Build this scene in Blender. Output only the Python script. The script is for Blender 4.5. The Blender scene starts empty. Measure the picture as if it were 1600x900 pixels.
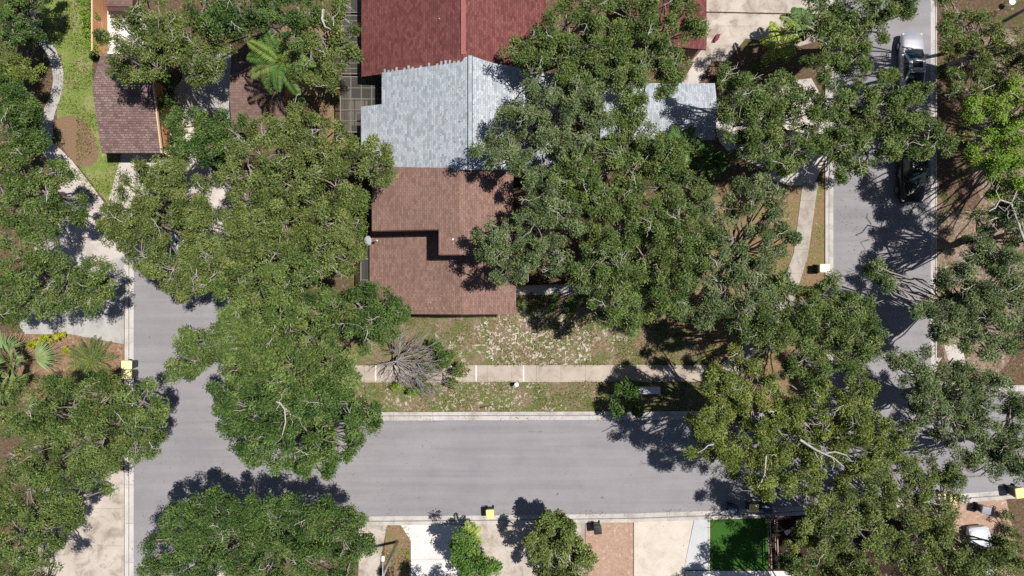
import bpy, bmesh, math, random
import numpy as np
from mathutils import Vector, Matrix
R = math.radians
random.seed(7)
rng = np.random.default_rng(11)
C = bpy.context.scene.collection
scene = bpy.context.scene
# ------------------------------------------------------------------ camera, sky, sun
CAMH = 52.0
PPM = 20.0          # photograph pixels (1600 wide) per metre of ground
cam = bpy.data.cameras.new('camera'); cam.sensor_width = 36; cam.lens = 36 * CAMH / 80.0
cam.clip_end = 3000; cam.clip_start = 0.5
co = bpy.data.objects.new('camera', cam); C.objects.link(co); co.location = (0, 0, CAMH); scene.camera = co
SUN_EL, SUN_AZ = 66.0, 78.0            # azimuth clockwise from north (+y): sun stands in the east, a touch north
w = bpy.data.worlds.new('World'); scene.world = w; w.use_nodes = True
nt = w.node_tree; bg = nt.nodes['Background']; sk = nt.nodes.new('ShaderNodeTexSky')
sk.sky_type = 'NISHITA'; sk.sun_disc = False; sk.sun_elevation = R(SUN_EL); sk.sun_rotation = R(SUN_AZ)
sk.air_density = 1.0; sk.dust_density = 0.6; sk.ozone_density = 1.5
nt.links.new(sk.outputs[0], bg.inputs[0]); bg.inputs[1].default_value = 0.055
sl = bpy.data.lights.new('sun', 'SUN'); sl.energy = 5.0; sl.angle = R(0.53); sl.color = (1, 0.955, 0.89)
so = bpy.data.objects.new('sun', sl); C.objects.link(so); so.location = (60, 20, 90)
_d = Vector((math.cos(R(SUN_EL)) * math.sin(R(SUN_AZ)), math.cos(R(SUN_EL)) * math.cos(R(SUN_AZ)), math.sin(R(SUN_EL))))
so.rotation_euler = _d.to_track_quat('Z', 'Y').to_euler()
vs = scene.view_settings; vs.view_transform = 'Standard'; vs.look = 'None'; vs.exposure = 0.30; vs.gamma = 1; vs.use_curve_mapping = False
scene.cycles.max_bounces = 6; scene.cycles.diffuse_bounces = 3; scene.cycles.transmission_bounces = 4; scene.cycles.glossy_bounces = 2
scene.cycles.use_denoising = False

def P(px, py, h=0.0):
    s = (CAMH - h) / CAMH / PPM
    return Vector(((px - 800) * s, (450 - py) * s, h))
# ------------------------------------------------------------------ node materials
def newmat(name):
    m = bpy.data.materials.new(name); m.use_nodes = True
    n = m.node_tree; return m, n, n.nodes['Principled BSDF']
def N(n, t, **k):
    x = n.nodes.new(t)
    for a, b in k.items(): setattr(x, a, b)
    return x
def noise(n, vec, scale, detail=4, rough=0.6, dist=0.0):
    x = N(n, 'ShaderNodeTexNoise'); x.inputs['Scale'].default_value = scale; x.inputs['Detail'].default_value = detail
    x.inputs['Roughness'].default_value = rough; x.inputs['Distortion'].default_value = dist
    n.links.new(vec, x.inputs['Vector']); return x.outputs['Fac']
def ramp(n, fac, stops, interp='LINEAR'):
    x = N(n, 'ShaderNodeValToRGB'); x.color_ramp.interpolation = interp; e = x.color_ramp.elements
    while len(e) < len(stops): e.new(0.5)
    for k, (p, c) in enumerate(stops):
        e[k].position = p; e[k].color = (*c, 1) if len(c) == 3 else c
    n.links.new(fac, x.inputs[0]); return x.outputs[0]
def mix(n, fac, a, b, mode='MIX'):
    x = N(n, 'ShaderNodeMix', data_type='RGBA', blend_type=mode)
    for s, v in ((0, fac), (6, a), (7, b)):
        if isinstance(v, (int, float)): x.inputs[s].default_value = v
        elif isinstance(v, tuple): x.inputs[s].default_value = (*v, 1)
        else: n.links.new(v, x.inputs[s])
    return x.outputs[2]
def mth(n, op, a, b=0.0):
    x = N(n, 'ShaderNodeMath', operation=op)
    for s, v in ((0, a), (1, b)):
        if isinstance(v, (int, float)): x.inputs[s].default_value = v
        else: n.links.new(v, x.inputs[s])
    return x.outputs[0]
def bump(n, bs, h, strength=0.3, dist=0.02):
    x = N(n, 'ShaderNodeBump'); x.inputs['Strength'].default_value = strength; x.inputs['Distance'].default_value = dist
    n.links.new(h, x.inputs['Height']); n.links.new(x.outputs[0], bs.inputs['Normal'])
def pos(n): return N(n, 'ShaderNodeNewGeometry').outputs['Position']
def objc(n): return N(n, 'ShaderNodeTexCoord').outputs['Object']
G3 = lambda g: (0, 0, 0)
def plain(name, col, rough=0.6, metal=0.0, var=0.12, scale=6.0, coat=0.0):
    m, n, b = newmat(name); o = objc(n)
    f = noise(n, o, scale, 5)
    lo = tuple(c * (1 - var) for c in col); hi = tuple(min(1, c * (1 + var)) for c in col)
    n.links.new(ramp(n, f, [(0.3, lo), (0.7, hi)]), b.inputs['Base Color'])
    b.inputs['Roughness'].default_value = rough; b.inputs['Metallic'].default_value = metal
    if coat: b.inputs['Coat Weight'].default_value = coat; b.inputs['Coat Roughness'].default_value = 0.05
    return m
def asphalt():
    m, n, b = newmat('asphalt'); p = pos(n)
    base = ramp(n, noise(n, p, 0.10, 3), [(0.3, (0.232, 0.222, 0.236)), (0.7, (0.272, 0.260, 0.270))])
    st = N(n, 'ShaderNodeMapping'); st.inputs['Scale'].default_value = (0.05, 1.1, 1); n.links.new(p, st.inputs[0])
    base = mix(n, 0.9, base, ramp(n, noise(n, st.outputs[0], 1.2, 3), [(0.32, (0.84, 0.84, 0.85)), (0.6, (1, 1, 1))]), 'MULTIPLY')
    base = mix(n, 0.9, base, ramp(n, noise(n, p, 0.45, 5, 0.7), [(0.3, (0.90, 0.90, 0.90)), (0.55, (1, 1, 1)), (0.8, (1.06, 1.055, 1.05))]), 'MULTIPLY')
    g = ramp(n, noise(n, p, 26, 3, 0.8), [(0.3, (0.84, 0.84, 0.84)), (0.7, (1.12, 1.12, 1.12))])
    base = mix(n, 1.0, base, g, 'MULTIPLY')
    sp = ramp(n, noise(n, p, 3.2, 2, 0.5), [(0.24, (0.45, 0.43, 0.42)), (0.29, (1, 1, 1))])
    base = mix(n, 0.8, base, sp, 'MULTIPLY')
    # meandering hairline cracks
    v = N(n, 'ShaderNodeTexVoronoi', feature='DISTANCE_TO_EDGE'); v.inputs['Scale'].default_value = 0.16
    ds = N(n, 'ShaderNodeVectorMath', operation='ADD'); nn = N(n, 'ShaderNodeTexNoise'); nn.inputs['Scale'].default_value = 0.9
    n.links.new(p, nn.inputs['Vector']); n.links.new(p, ds.inputs[0]); n.links.new(nn.outputs['Color'], ds.inputs[1]); n.links.new(ds.outputs[0], v.inputs['Vector'])
    cr = ramp(n, v.outputs['Distance'], [(0.0, (0.72, 0.7, 0.7)), (0.006, (1, 1, 1))])
    base = mix(n, 0.16, base, cr, 'MULTIPLY')
    n.links.new(base, b.inputs['Base Color']); b.inputs['Roughness'].default_value = 0.95; b.inputs['Specular IOR Level'].default_value = 0.15
    bump(n, b, noise(n, p, 40, 2), 0.4, 0.01); return m
def concrete(name, lo, hi, stain=0.5, joints=None):
    m, n, b = newmat(name); p = pos(n)
    base = ramp(n, noise(n, p, 0.55, 5, 0.65), [(0.3, lo), (0.7, hi)])
    base = mix(n, stain, base, ramp(n, noise(n, p, 0.8, 6, 0.7, 0.6), [(0.36, (0.55, 0.52, 0.5)), (0.52, (1, 1, 1))]), 'MULTIPLY')
    base = mix(n, 1, base, ramp(n, noise(n, p, 22, 3, 0.8), [(0.3, (0.86, 0.86, 0.86)), (0.7, (1.08, 1.08, 1.08))]), 'MULTIPLY')
    if joints:
        ax, step, off = joints
        s = N(n, 'ShaderNodeSeparateXYZ'); n.links.new(p, s.inputs[0])
        f = mth(n, 'FRACT', mth(n, 'DIVIDE', mth(n, 'ADD', s.outputs[ax], 1000.0 + off), step))
        a = mth(n, 'LESS_THAN', f, 0.03 / step)
        base = mix(n, mth(n, 'MULTIPLY', a, 0.6), base, (0.12, 0.1, 0.09))
    n.links.new(base, b.inputs['Base Color']); b.inputs['Roughness'].default_value = 0.9; b.inputs['Specular IOR Level'].default_value = 0.2
    bump(n, b, noise(n, p, 30, 3), 0.3, 0.01); return m
def litter_mat(name, soil, tan, green, pale, gfrac=0.4, pfrac=0.3, ellipse=None, fine=5.0):
    """patchy ground: soil, dry leaves, grass and pale dry litter"""
    m, n, b = newmat(name); p = pos(n)
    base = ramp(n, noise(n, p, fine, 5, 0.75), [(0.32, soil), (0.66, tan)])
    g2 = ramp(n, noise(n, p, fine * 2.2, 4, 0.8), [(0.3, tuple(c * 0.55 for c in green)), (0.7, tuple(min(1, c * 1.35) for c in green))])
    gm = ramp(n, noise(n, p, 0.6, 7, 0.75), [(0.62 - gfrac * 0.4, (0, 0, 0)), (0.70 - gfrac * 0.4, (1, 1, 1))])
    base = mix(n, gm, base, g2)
    fl = noise(n, p, fine * 0.75, 3, 0.6, 1.2)
    pm = ramp(n, fl, [(0.66 - 0.18 * pfrac, (0, 0, 0)), (0.70 - 0.18 * pfrac, (1, 1, 1))])
    if ellipse:
        cx, cy, rx, ry = ellipse
        mp = N(n, 'ShaderNodeMapping', vector_type='POINT'); mp.inputs['Location'].default_value = (-cx / rx, -cy / ry, 0); mp.inputs['Scale'].default_value = (1 / rx, 1 / ry, 0)
        n.links.new(p, mp.inputs[0]); ln = N(n, 'ShaderNodeVectorMath', operation='LENGTH'); n.links.new(mp.outputs[0], ln.inputs[0])
        e = mth(n, 'ADD', ln.outputs['Value'], mth(n, 'MULTIPLY', mth(n, 'SUBTRACT', noise(n, p, 0.8, 5), 0.5), 3.2))
        em = ramp(n, e, [(0.55, (1, 1, 1)), (1.0, (0.05, 0.05, 0.05))])
        pm = mix(n, 1.0, pm, em, 'MULTIPLY')
    base = mix(n, pm, base, ramp(n, noise(n, p, 9, 3), [(0.3, tuple(c * 0.75 for c in pale)), (0.7, pale)]))
    n.links.new(base, b.inputs['Base Color']); b.inputs['Roughness'].default_value = 1.0; b.inputs['Specular IOR Level'].default_value = 0.05
    bump(n, b, noise(n, p, 12, 5, 0.8), 0.9, 0.05); return m
def shingle(name, c1, c2, mortar, rows_along='y', rowh=0.15, bw=0.32, big=0.25, mort=0.012, patch=None):
    m, n, b = newmat(name); p = pos(n)
    s = N(n, 'ShaderNodeSeparateXYZ'); n.links.new(p, s.inputs[0]); cb = N(n, 'ShaderNodeCombineXYZ')
    if rows_along == 'y': n.links.new(s.outputs[1], cb.inputs[0]); n.links.new(s.outputs[0], cb.inputs[1])
    else: n.links.new(s.outputs[0], cb.inputs[0]); n.links.new(s.outputs[1], cb.inputs[1])
    br = N(n, 'ShaderNodeTexBrick'); br.offset = 0.37; br.offset_frequency = 2
    n.links.new(cb.outputs[0], br.inputs['Vector']); br.inputs['Color1'].default_value = (0, 0, 0, 1); br.inputs['Color2'].default_value = (1, 1, 1, 1)
    br.inputs['Mortar'].default_value = (0.5, 0.5, 0.5, 1)
    br.inputs['Scale'].default_value = 1; br.inputs['Mortar Size'].default_value = mort; br.inputs['Mortar Smooth'].default_value = 0.2
    br.inputs['Brick Width'].default_value = bw; br.inputs['Row Height'].default_value = rowh
    base = ramp(n, br.outputs['Color'], [(0.0, c1), (0.45, tuple((a + q) / 2 for a, q in zip(c1, c2))), (1.0, c2)])
    base = mix(n, 1.0, base, ramp(n, noise(n, p, 2.2, 6, 0.8), [(0.28, (1 - big,) * 3), (0.72, (1 + big * 0.6,) * 3)]), 'MULTIPLY')
    base = mix(n, 0.8, base, ramp(n, noise(n, p, 0.25, 4, 0.6), [(0.35, (1 - big * 0.7,) * 3), (0.65, (1, 1, 1))]), 'MULTIPLY')
    if patch: base = mix(n, ramp(n, noise(n, p, 0.5, 5, 0.7), [(0.55, (0, 0, 0)), (0.8, (0.7, 0.7, 0.7))]), base, patch)
    base = mix(n, mth(n, 'MULTIPLY', br.outputs['Fac'], 0.75), base, mortar)
    n.links.new(base, b.inputs['Base Color']); b.inputs['Roughness'].default_value = 0.92; b.inputs['Specular IOR Level'].default_value = 0.15
    iv = mth(n, 'ADD', mth(n, 'SUBTRACT', 1.0, br.outputs['Fac']), mth(n, 'MULTIPLY', noise(n, p, 18, 3), 0.8))
    bump(n, b, iv, 0.35, 0.02); return m
def leaf_mat(name, dark, mid, light, accent=None, trans=0.09):
    m, n, b = newmat(name)
    a = N(n, 'ShaderNodeAttribute', attribute_name='tone'); c = N(n, 'ShaderNodeAttribute', attribute_name='accent')
    col = ramp(n, a.outputs['Fac'], [(0.0, dark), (0.5, mid), (1.0, light)])
    if accent: col = mix(n, c.outputs['Fac'], col, accent)
    n.links.new(col, b.inputs['Base Color']); b.inputs['Roughness'].default_value = 0.55; b.inputs['Specular IOR Level'].default_value = 0.22
    tr = N(n, 'ShaderNodeBsdfTranslucent')
    hs = N(n, 'ShaderNodeHueSaturation'); hs.inputs['Value'].default_value = 1.3; hs.inputs['Saturation'].default_value = 1.15
    n.links.new(col, hs.inputs['Color']); n.links.new(hs.outputs[0], tr.inputs[0])
    ms = N(n, 'ShaderNodeMixShader'); ms.inputs[0].default_value = trans
    n.links.new(b.outputs[0], ms.inputs[1]); n.links.new(tr.outputs[0], ms.inputs[2])
    n.links.new(ms.outputs[0], n.nodes['Material Output'].inputs[0]); return m
def screen_mat():
    m, n, b = newmat('insect_screen'); b.inputs['Base Color'].default_value = (0.10, 0.095, 0.085, 1); b.inputs['Roughness'].default_value = 0.8
    b.inputs['Alpha'].default_value = 0.42; return m
def wood_mat(name, lo, hi, axis=2, sc=3.0):
    m, n, b = newmat(name); p = pos(n); mp = N(n, 'ShaderNodeMapping'); s = [sc * 6] * 3; s[axis] = sc * 0.4
    mp.inputs['Scale'].default_value = s; n.links.new(p, mp.inputs[0])
    n.links.new(ramp(n, noise(n, mp.outputs[0], 1, 5), [(0.3, lo), (0.7, hi)]), b.inputs['Base Color']); b.inputs['Roughness'].default_value = 0.85; return m
def bark_mat(name, lo, hi):
    m, n, b = newmat(name); p = pos(n)
    n.links.new(ramp(n, noise(n, p, 7, 5, 0.7), [(0.3, lo), (0.68, hi)]), b.inputs['Base Color']); b.inputs['Roughness'].default_value = 0.95
    bump(n, b, noise(n, p, 20, 4), 0.5, 0.02); return m

M = {
 'asphalt': asphalt(),
 'kerb': concrete('kerb_concrete', (0.38, 0.355, 0.335), (0.50, 0.47, 0.445), 0.6, (0, 3.05, 0.5)),
 'kerb_y': concrete('kerb_concrete_left', (0.42, 0.395, 0.375), (0.52, 0.49, 0.465), 0.35, (1, 3.05, 0.5)),
 'walk': concrete('sidewalk_concrete', (0.34, 0.285, 0.24), (0.44, 0.375, 0.32), 0.55, (0, 1.92, 0.35)),
 'walk2': concrete('old_path_concrete', (0.30, 0.265, 0.235), (0.42, 0.38, 0.345), 0.7, (1, 1.9, 0.2)),
 'pale': concrete('pale_concrete', (0.42, 0.375, 0.35), (0.54, 0.49, 0.455), 0.5, None),
 'white_conc': concrete('new_white_concrete', (0.58, 0.54, 0.52), (0.66, 0.62, 0.60), 0.15, (1, 3.2, 0.4)),
 'greyc': concrete('grey_concrete', (0.33, 0.32, 0.31), (0.42, 0.40, 0.385), 0.5, None),
 'stained': concrete('stained_concrete', (0.36, 0.31, 0.265), (0.50, 0.44, 0.39), 0.85, (1, 2.9, 0.35)),
 'blueslab': concrete('blue_grey_slab', (0.42, 0.43, 0.45), (0.50, 0.51, 0.52), 0.15, None),
 'beige': concrete('beige_concrete', (0.48, 0.42, 0.36), (0.58, 0.515, 0.45), 0.35, None),
 'pinkbrown': litter_mat('pinkish_soil_drive', (0.30, 0.19, 0.14), (0.42, 0.29, 0.22), (0.34, 0.22, 0.16), (0.52, 0.42, 0.37), 0.2, 0.3, None, 3.0),
 'ground': litter_mat('leaf_litter_ground', (0.055, 0.037, 0.028), (0.17, 0.11, 0.075), (0.085, 0.095, 0.03), (0.34, 0.27, 0.22), 0.25, 0.12),
 'sandy': litter_mat('sandy_litter', (0.11, 0.075, 0.055), (0.30, 0.225, 0.17), (0.10, 0.10, 0.04), (0.42, 0.35, 0.30), 0.25, 0.35),
 'mulch': litter_mat('red_mulch', (0.14, 0.082, 0.052), (0.31, 0.20, 0.135), (0.16, 0.13, 0.06), (0.42, 0.33, 0.25), 0.25, 0.3),
 'dirt': litter_mat('brown_dirt', (0.15, 0.095, 0.06), (0.25, 0.165, 0.11), (0.17, 0.15, 0.07), (0.33, 0.24, 0.18), 0.12, 0.0, None, 9.0),
 'lawn_bright': litter_mat('bright_lawn', (0.19, 0.185, 0.08), (0.28, 0.27, 0.12), (0.165, 0.215, 0.055), (0.38, 0.36, 0.22), 0.50, 0.1, None, 6.0),
 'lawn_front': litter_mat('patchy_front_lawn', (0.13, 0.10, 0.06), (0.25, 0.19, 0.125), (0.125, 0.135, 0.052), (0.56, 0.48, 0.43), 0.42, 0.72, (2.0, -4.0, 7.2, 2.6), 4.6),
 'lawn_verge': litter_mat('patchy_verge', (0.12, 0.095, 0.055), (0.24, 0.185, 0.12), (0.115, 0.135, 0.045), (0.46, 0.39, 0.33), 0.45, 0.55, (-3.5, -8.4, 9.0, 2.0), 4.6),
 'lawn_right': litter_mat('dry_grass', (0.15, 0.105, 0.06), (0.27, 0.18, 0.11), (0.17, 0.16, 0.06), (0.4, 0.32, 0.24), 0.30, 0.1),
 'turf': litter_mat('artificial_turf', (0.035, 0.082, 0.018), (0.045, 0.105, 0.022), (0.040, 0.105, 0.020), (0.1, 0.2, 0.05), 0.9, -1.0, None, 14.0),
 'red_roof': shingle('red_shingles', (0.128, 0.042, 0.041), (0.212, 0.080, 0.074), (0.06, 0.020, 0.021)),
 'blue_roof': shingle('blue_grey_shingles', (0.275, 0.308, 0.345), (0.46, 0.492, 0.525), (0.19, 0.215, 0.25), big=0.14),
 'brown_roof': shingle('brown_shingles', (0.182, 0.108, 0.088), (0.262, 0.165, 0.138), (0.105, 0.056, 0.046), patch=(0.26, 0.145, 0.11), big=0.18),
 'left_roof': shingle('mauve_brown_shingles', (0.155, 0.10, 0.092), (0.27, 0.19, 0.175), (0.05, 0.03, 0.03), 'x', 0.17, 0.30, mort=0.018),
 'small_roof': shingle('dull_brown_shingles', (0.15, 0.093, 0.078), (0.205, 0.135, 0.115), (0.08, 0.05, 0.04), 'x', 0.2, 0.3),
 'stucco': plain('tan_stucco', (0.30, 0.22, 0.17), 0.9),
 'fascia': plain('dark_brown_fascia', (0.075, 0.032, 0.026), 0.7),
 'redtrim': plain('red_trim', (0.25, 0.08, 0.075), 0.7),
 'bluetrim': plain('blue_grey_trim', (0.31, 0.37, 0.43), 0.7),
 'bluevent': plain('dark_vent_line', (0.08, 0.10, 0.14), 0.7),
 'alu': plain('bronze_aluminium', (0.30, 0.27, 0.24), 0.5, 0.3),
 'dark_alu': plain('dark_bronze', (0.16, 0.14, 0.12), 0.5, 0.3),
 'screen': screen_mat(),
 'patio': concrete('patio_floor', (0.15, 0.125, 0.105), (0.24, 0.20, 0.165), 0.6, None),
 'cedar': wood_mat('orange_cedar', (0.38, 0.17, 0.075), (0.55, 0.28, 0.14), 1),
 'cedar_pale': wood_mat('pale_cedar', (0.55, 0.38, 0.24), (0.68, 0.5, 0.34), 1),
 'oldwood': wood_mat('weathered_wood', (0.15, 0.10, 0.075), (0.27, 0.20, 0.16), 2),
 'darkwood': wood_mat('dark_brown_boards', (0.06, 0.035, 0.025), (0.11, 0.065, 0.045), 2),
 'polewood': wood_mat('pole_wood', (0.17, 0.135, 0.11), (0.27, 0.22, 0.185), 2),
 'white': plain('white_plastic', (0.72, 0.72, 0.70), 0.5, 0, 0.05),
 'offwhite': plain('weathered_white', (0.55, 0.56, 0.57), 0.6, 0, 0.12),
 'yellow': plain('yellow_lid_plastic', (0.80, 0.62, 0.22), 0.5, 0, 0.05),
 'paleyellow': plain('faded_yellow_plastic', (0.80, 0.72, 0.36), 0.5, 0, 0.05),
 'cream': plain('cream_plastic', (0.78, 0.70, 0.50), 0.5, 0, 0.05),
 'black': plain('black_plastic', (0.018, 0.018, 0.02), 0.35, 0, 0.2),
 'greylid': plain('grey_plastic', (0.20, 0.20, 0.23), 0.4, 0, 0.1),
 'navy': plain('navy_plastic', (0.02, 0.04, 0.085), 0.45, 0, 0.2),
 'bin_body': plain('dark_bin_body', (0.03, 0.045, 0.035), 0.5),
 'rubber': plain('rubber', (0.02, 0.02, 0.02), 0.85), 'rim': plain('alloy', (0.45, 0.45, 0.46), 0.35, 0.8),
 'silver': plain('silver_paint', (0.50, 0.50, 0.52), 0.3, 0.55, 0.03, 3, 0.6),
 'blackpaint': plain('black_paint', (0.004, 0.004, 0.0045), 0.3, 0.0, 0.05, 3, 0.25),
 'whitepaint': plain('white_paint', (0.44, 0.46, 0.49), 0.3, 0.0, 0.02, 3, 0.6),
 'bluepaint': plain('pale_blue_paint', (0.40, 0.47, 0.56), 0.3, 0.3, 0.02, 3, 0.6),
 'glass': plain('car_glass', (0.018, 0.035, 0.035), 0.06, 0.0, 0.05),
 'lens': plain('lamp_lens', (0.6, 0.6, 0.62), 0.15), 'redlens': plain('red_lens', (0.35, 0.02, 0.02), 0.2),
 'mailgrey': plain('dull_grey_metal', (0.50, 0.51, 0.54), 0.5, 0.2, 0.15),
 'steel': plain('galvanised_steel', (0.42, 0.43, 0.44), 0.45, 0.6),
 'bark': bark_mat('grey_bark', (0.15, 0.12, 0.10), (0.34, 0.30, 0.27)),
 'bare': bark_mat('pale_bare_wood', (0.26, 0.24, 0.21), (0.50, 0.47, 0.43)),
 'dead': bark_mat('dead_grey_wood', (0.15, 0.135, 0.13), (0.36, 0.335, 0.33)),
 'leaf_oak': leaf_mat('oak_leaves', (0.024, 0.05, 0.009), (0.082, 0.132, 0.028), (0.205, 0.27, 0.085), (0.26, 0.26, 0.07)),
 'leaf_olive': leaf_mat('olive_leaves', (0.028, 0.05, 0.009), (0.1, 0.142, 0.032), (0.235, 0.288, 0.092), (0.28, 0.26, 0.065)),
 'leaf_grey': leaf_mat('grey_green_leaves', (0.03, 0.054, 0.016), (0.098, 0.142, 0.05), (0.235, 0.29, 0.135), (0.24, 0.25, 0.09)),
 'leaf_dark': leaf_mat('dark_green_leaves', (0.014, 0.04, 0.007), (0.056, 0.108, 0.022), (0.165, 0.235, 0.07), (0.18, 0.23, 0.05)),
 'leaf_yellow': leaf_mat('yellowing_leaves', (0.034, 0.06, 0.01), (0.122, 0.166, 0.03), (0.28, 0.325, 0.08), (0.38, 0.32, 0.05)),
 'leaf_bright': leaf_mat('bright_green_leaves', (0.06, 0.14, 0.016), (0.16, 0.265, 0.03), (0.28, 0.39, 0.06), (0.4, 0.42, 0.06)),
 'leaf_lime': leaf_mat('lime_leaves', (0.20, 0.26, 0.02), (0.40, 0.42, 0.03), (0.60, 0.56, 0.05), None, 0.3),
 'leaf_brown': leaf_mat('dry_leaves', (0.12, 0.065, 0.035), (0.24, 0.15, 0.085), (0.36, 0.26, 0.16)),
 'frond': leaf_mat('palm_leaflets', (0.025, 0.065, 0.012), (0.065, 0.135, 0.028), (0.14, 0.235, 0.06), (0.33, 0.38, 0.08)),
 'leaf_mid': leaf_mat('mid_green_leaves', (0.035, 0.085, 0.014), (0.095, 0.185, 0.030), (0.21, 0.31, 0.075), (0.30, 0.34, 0.06)),
 'sago': leaf_mat('sago_leaflets', (0.04, 0.07, 0.018), (0.105, 0.145, 0.045), (0.20, 0.235, 0.09), (0.30, 0.24, 0.10)),
 'frond_grey': leaf_mat('silvery_palm', (0.07, 0.12, 0.035), (0.155, 0.235, 0.085), (0.29, 0.37, 0.17), (0.32, 0.32, 0.1)),
 'frond_yellow': leaf_mat('yellow_green_palm', (0.14, 0.20, 0.03), (0.27, 0.34, 0.06), (0.42, 0.46, 0.11), None),
 'grime': plain('gutter_grime', (0.17, 0.155, 0.145), 0.95, 0, 0.35, 2.0),
 'redcloth': plain('dark_red_cloth', (0.16, 0.03, 0.05), 0.9),
 'palepole': plain('pale_weathered_pole', (0.40, 0.36, 0.33), 0.8, 0, 0.15),
 'dishgrey': plain('dish_grey', (0.27, 0.28, 0.29), 0.7, 0, 0.15),
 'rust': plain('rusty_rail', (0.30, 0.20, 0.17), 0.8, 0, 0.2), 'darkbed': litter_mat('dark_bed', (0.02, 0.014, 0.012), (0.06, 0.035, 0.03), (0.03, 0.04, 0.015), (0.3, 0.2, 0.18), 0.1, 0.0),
}
# ------------------------------------------------------------------ object helpers
def tagset(o, label=None, cat=None, group=None, kind=None):
    if label: o['label'] = label
    if cat: o['category'] = cat
    if group: o['group'] = group
    if kind: o['kind'] = kind
    return o
def link(name, me, mats, parent=None, loc=None):
    o = bpy.data.objects.new(name, me); C.objects.link(o)
    for m in (mats if isinstance(mats, (list, tuple)) else [mats]): me.materials.append(m)
    if parent: o.parent = parent
    if loc is not None: o.location = loc
    return o
def empty(name, loc, rz=0.0, label=None, cat=None, group=None):
    o = bpy.data.objects.new(name, None); C.objects.link(o); o.location = loc; o.rotation_euler = (0, 0, rz); o.empty_display_size = 0.3
    return tagset(o, label, cat, group)
def copy_tree(o, parent=None):
    c = o.copy(); C.objects.link(c)
    if parent: c.parent = parent
    for ch in o.children: copy_tree(ch, c)
    return c
class MB:
    """collects boxes, tubes, polygons and lofts into one mesh"""
    def __init__(s): s.v = []; s.f = []; s.sm = []
    def add(s, v, f, smooth=False):
        k = len(s.v); s.v += [tuple(p) for p in v]; s.f += [tuple(i + k for i in q) for q in f]; s.sm += [smooth] * len(f); return s
    def box(s, x0, x1, y0, y1, z0, z1, bev=0.0, T=None):
        bm = bmesh.new(); bmesh.ops.create_cube(bm, size=1)
        for v in bm.verts: v.co = Vector(((x0 + x1) / 2 + v.co.x * (x1 - x0), (y0 + y1) / 2 + v.co.y * (y1 - y0), (z0 + z1) / 2 + v.co.z * (z1 - z0)))
        if bev: bmesh.ops.bevel(bm, geom=bm.edges[:], offset=bev, segments=2, affect='EDGES', profile=0.5)
        if T: bm.transform(T)
        s.add([v.co[:] for v in bm.verts], [[v.index for v in f.verts] for f in bm.faces]); bm.free(); return s
    def prism(s, pts, z0, z1):
        n = len(pts); a = sum(pts[i][0] * pts[(i + 1) % n][1] - pts[(i + 1) % n][0] * pts[i][1] for i in range(n))
        if a < 0: pts = pts[::-1]
        v = [(p[0], p[1], z0) for p in pts] + [(p[0], p[1], z1) for p in pts]
        return s.add(v, [list(range(n))[::-1], list(range(n, 2 * n))] + [[i, (i + 1) % n, n + (i + 1) % n, n + i] for i in range(n)])
    def slab(s, pts, t):
        """3-D polygon seen from above, given thickness downwards"""
        n = len(pts); a = sum(pts[i][0] * pts[(i + 1) % n][1] - pts[(i + 1) % n][0] * pts[i][1] for i in range(n))
        if a < 0: pts = pts[::-1]
        v = [tuple(p) for p in pts] + [(p[0], p[1], p[2] - t) for p in pts]
        return s.add(v, [list(range(n)), list(range(n, 2 * n))[::-1]] + [[n + i, n + (i + 1) % n, (i + 1) % n, i] for i in range(n)])
    def tube(s, pts, rad, n=6, cap=True):
        pts = [Vector(p) for p in pts]
        if isinstance(rad, (int, float)): rad = [rad] * len(pts)
        V = []; F = []; up = Vector((0.13, 0.31, 1)).normalized()
        for i, p in enumerate(pts):
            d = (pts[min(i + 1, len(pts) - 1)] - pts[max(i - 1, 0)])
            if d.length < 1e-6: d = Vector((0, 0, 1))
            d.normalize(); a = d.cross(up if abs(d.dot(up)) < 0.95 else Vector((1, 0, 0))).normalized(); b = d.cross(a)
            for k in range(n):
                t = 2 * math.pi * k / n; V.append(p + (a * math.cos(t) + b * math.sin(t)) * rad[i])
        for i in range(len(pts) - 1):
            for k in range(n): F.append((i * n + k, i * n + (k + 1) % n, (i + 1) * n + (k + 1) % n, (i + 1) * n + k))
        if cap: F.append(tuple(range(n))[::-1]); F.append(tuple(range((len(pts) - 1) * n, len(pts) * n)))
        return s.add(V, F, True)
    def loft(s, rings, caps=True, smooth=True, closed=True):
        n = len(rings[0]); V = [p for r in rings for p in r]; F = []
        for i in range(len(rings) - 1):
            for k in range(n if closed else n - 1): F.append((i * n + k, i * n + (k + 1) % n, (i + 1) * n + (k + 1) % n, (i + 1) * n + k))
        s.add(V, F, smooth)
        if caps and closed: s.add(rings[0], [tuple(range(n))[::-1]]); s.add(rings[-1], [tuple(range(n))])
        return s
    def disc(s, c, r, z0, z1, n=16, r2=None):
        r2 = r if r2 is None else r2
        a = [(c[0] + r * math.cos(2 * math.pi * k / n), c[1] + r * math.sin(2 * math.pi * k / n), z0) for k in range(n)]
        b = [(c[0] + r2 * math.cos(2 * math.pi * k / n), c[1] + r2 * math.sin(2 * math.pi * k / n), z1) for k in range(n)]
        return s.loft([a, b])
    def build(s, name, mats, parent=None, loc=None, recalc=True):
        me = bpy.data.meshes.new(name); me.from_pydata(s.v, [], s.f)
        me.polygons.foreach_set('use_smooth', s.sm)
        if recalc:
            bm = bmesh.new(); bm.from_mesh(me); bmesh.ops.recalc_face_normals(bm, faces=bm.faces); bm.to_mesh(me); bm.free()
        return link(name, me, mats, parent, loc)
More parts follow.
